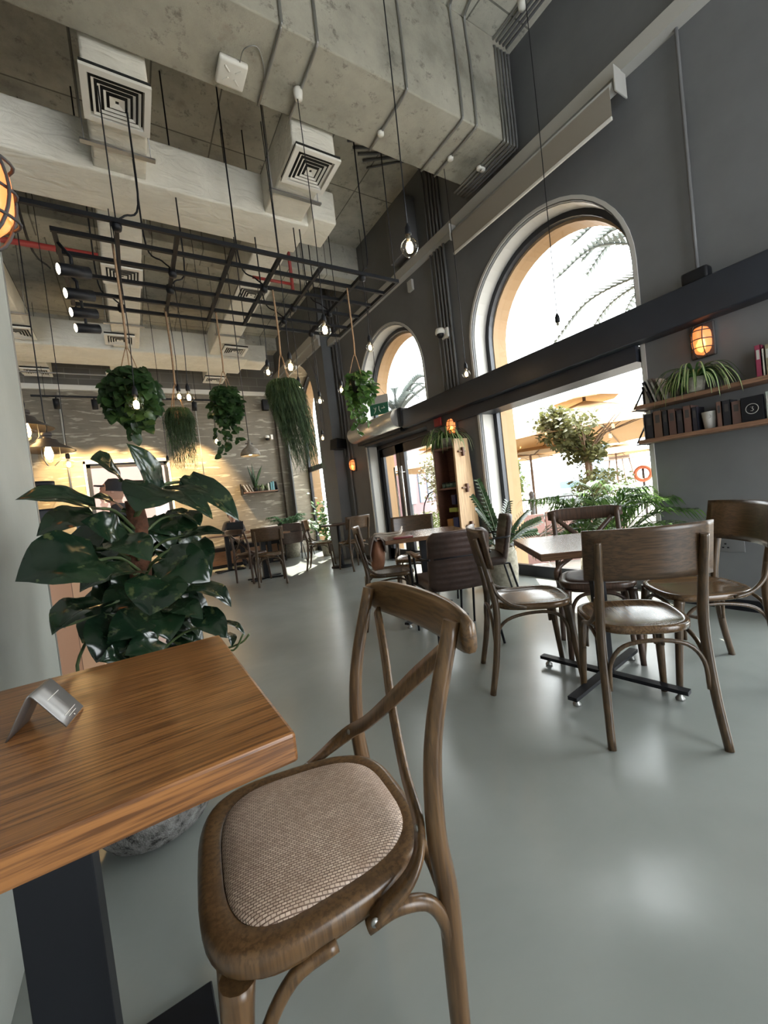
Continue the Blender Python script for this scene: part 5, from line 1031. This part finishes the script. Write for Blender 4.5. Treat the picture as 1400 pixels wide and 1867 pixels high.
tree('terrace_hedge', 'low green hedge seen through the entrance door', 5.4, 6.6, .45, .8, .5, 1200, .06, 45, 'hedge', .02, 'hedge')
def palmtree(label, x, y, z, n, L0, seed, az=(0, 2*PI)):
    t = thing('palm_tree', label, 'palm tree', (x, y, -.12), 0, 'date palms outside'); b = MB(); s = MB(); rnd = random.Random(seed)
    s.tube([(0, 0, 0), (.05, 0, z*.5), (0, 0, z)], [.22, .17, .2], 12, n=4)
    for i in range(n):
        a = az[0]+(az[1]-az[0])*i/n+rnd.uniform(-.1, .1); e = rnd.uniform(-.2, 1.1); h = Vector((math.cos(a), math.sin(a), 0)); d = h*math.cos(e)+Vector((0, 0, math.sin(e))); L_ = L0*rnd.uniform(.85, 1.1); o = Vector((0, 0, z))
        P = smooth([o, o+d*L_*.35, o+d*L_*.65+h*.1*L_-Vector((0, 0, .05*L_)), o+d*L_*.8+h*.28*L_-Vector((0, 0, .3*L_))], 9); s.tube(P, [.03, .01], 5)
        for k in range(3, len(P)-1):
            dr = (P[k+1]-P[k]).normalized(); sd = dr.cross(Vector((0, 0, 1))).normalized()
            for s2 in (1, -1): l = .42*(1-.5*k/len(P))*L0/2.4; b.ribbon([P[k], P[k]+(sd*s2*.75+dr*.65)*l+Vector((0, 0, .06))], [.045, .006], (0, 0, 1), fold=.2)
    b.build('fronds', M['frond'], t); s.build('trunk', M['frond'], t)
palmtree('date palm whose fronds reach into the right edge of the large arched window', 9.4, 3.35, 5.1, 34, 2.5, 51)
palmtree('date palm behind the smaller arched window', 8.6, 12.4, 4.2, 24, 2.2, 52)
palmtree('small distant date palm left of the bamboo shrub', 14.5, 13.8, 2.3, 20, 1.6, 53)
t = thing('street_lamp', 'black street lamp with glass lantern at the left of the large window', 'street lamp', (7.8, 7.05, -.12)); MB().tube([(0, 0, 0), (0, 0, 2.05)], [.05, .03], 10).build('post', M['iron'], t)
MB().lathe([(.03, 2.05), (.07, 2.12), (.1, 2.2), (.14, 2.3)], seg=12).build('lantern_base', M['iron'], t); MB().lathe([(.14, 2.3), (.16, 2.5), (.13, 2.62)], seg=12).build('lantern_glass', M['haze2'], t); MB().lathe([(.15, 2.62), (.08, 2.72), (.02, 2.76), (0, 2.82)], seg=12).build('lantern_top', M['iron'], t)
for i, (xa, ya, xb, yb, h, lb) in enumerate(((4.62, 4.15, 5.05, 3.86, .72, 'left rose coloured fabric screen low outside the window'), (5.07, 3.85, 5.5, 3.55, .74, 'right rose coloured fabric screen low outside the window'), (5.52, 3.53, 6.0, 3.2, .70, 'grey rose fabric screen behind the cross-back chair'))):
    d = Vector((xb-xa, yb-ya, 0)); tag(MB().box(((xa+xb)/2, (ya+yb)/2, h/2-.12+.02), (d.length, .04, h), math.atan2(d.y, d.x), bev=.008).build('fabric_screen', M['pinkpanel']), lb, 'screen', 'rose fabric screens')
t = thing('terrace_railing', 'dark iron railing with posts across the terrace', 'railing', (0, 0, -.12)); A = Vector((7.1, 6.25, 0)); B = Vector((10.2, 3.9, 0)); d = B-A
for z in (.2, .82): MB().tube([A+Vector((0, 0, z)), B+Vector((0, 0, z))], .014, 6).build('rail', M['iron'], t)
for i in range(48): q = A+d*(i/47); MB().tube([q+Vector((0, 0, .2)), q+Vector((0, 0, .82))], .007, 4).build('bar', M['iron'], t)
for f_ in (.12, .52): q = A+d*f_; MB().tube([q, q+Vector((0, 0, .92))], .05, 10).lathe([(0, .88), (.06, .92), (.06, .97), (0, 1.02)], q, 12).build('post', M['greypipe'], t)
t = thing('life_ring', 'orange and white life ring on its stand beyond the palm', 'life ring', (11.0, 5.35, .98), math.radians(20)); b = MB(); b.tube([(0, .17*math.cos(a), .17*math.sin(a)) for a in [k*PI/12 for k in range(25)]], .045, 10); b.build('ring', plain('faded_orange', (.55, .16, .08), .6), t); MB().tube([(0.05, 0, -1.1), (.05, 0, .2)], .03, 8).build('stand', M['iron'], t)
t = thing('water_tower', 'small tank on a lattice stand far out beyond the terrace', 'tower', (41, 22, -.12)); MB().lathe([(0, 2.5), (.9, 2.5), (1.0, 3.6), (.7, 4.2), (0, 4.5)], seg=16).build('tank', M['bark'], t)
for s in (-1, 1):
    for u in (-1, 1): MB().tube([(s*.9, u*.9, 0), (s*.6, u*.6, 2.5)], .07, 6).build('leg', M['bark'], t)
MB().bb((-1, -1, 2.4), (1, 1, 2.5)).build('platform', M['bark'], t)
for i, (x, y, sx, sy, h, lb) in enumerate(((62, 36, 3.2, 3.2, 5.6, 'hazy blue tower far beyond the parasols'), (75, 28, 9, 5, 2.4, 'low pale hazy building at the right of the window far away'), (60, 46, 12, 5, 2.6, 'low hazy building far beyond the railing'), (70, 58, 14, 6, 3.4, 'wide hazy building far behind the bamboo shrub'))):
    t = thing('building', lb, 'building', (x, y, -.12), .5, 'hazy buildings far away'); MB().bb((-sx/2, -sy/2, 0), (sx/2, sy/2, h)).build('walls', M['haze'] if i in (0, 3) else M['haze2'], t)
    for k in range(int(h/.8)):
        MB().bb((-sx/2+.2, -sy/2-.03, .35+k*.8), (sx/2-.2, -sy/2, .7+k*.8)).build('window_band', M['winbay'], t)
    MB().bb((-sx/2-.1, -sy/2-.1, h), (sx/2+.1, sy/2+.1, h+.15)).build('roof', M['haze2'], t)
t = thing('sailing_boat', 'hazy moored boat with mast beyond the railing', 'boat', (22, 14, -.1)); MB().prism([(-2.5, 0), (2.2, 0), (2.9, .7), (-2.6, .6)], 1.2, 'y', -.6).build('hull', M['haze2'], t); MB().tube([(0, 0, .5), (.1, 0, 3.0)], .04, 6).build('mast', M['haze'], t); MB().bb((-1.5, -.4, .6), (.8, .4, 1.0)).build('cabin', M['winbay'], t)
tag(MB().bb((4.30, 7.0, -.12), (4.62, 7.35, 2.4)).build('stone_column', M['cream']), 'cream stone column outside the left door leaf', 'column')
t = thing('building', 'mauve building seen above the hedge through the entrance door', 'building', (10, 14, -.12), .7); MB().bb((-3, -.5, 0), (4.5, .5, 3.4)).build('walls', M['mauve'], t)
for k in range(4): MB().bb((-2.4+k*1.6, -.55, .9), (-1.5+k*1.6, -.5, 2.3)).build('window', M['winbay'], t)
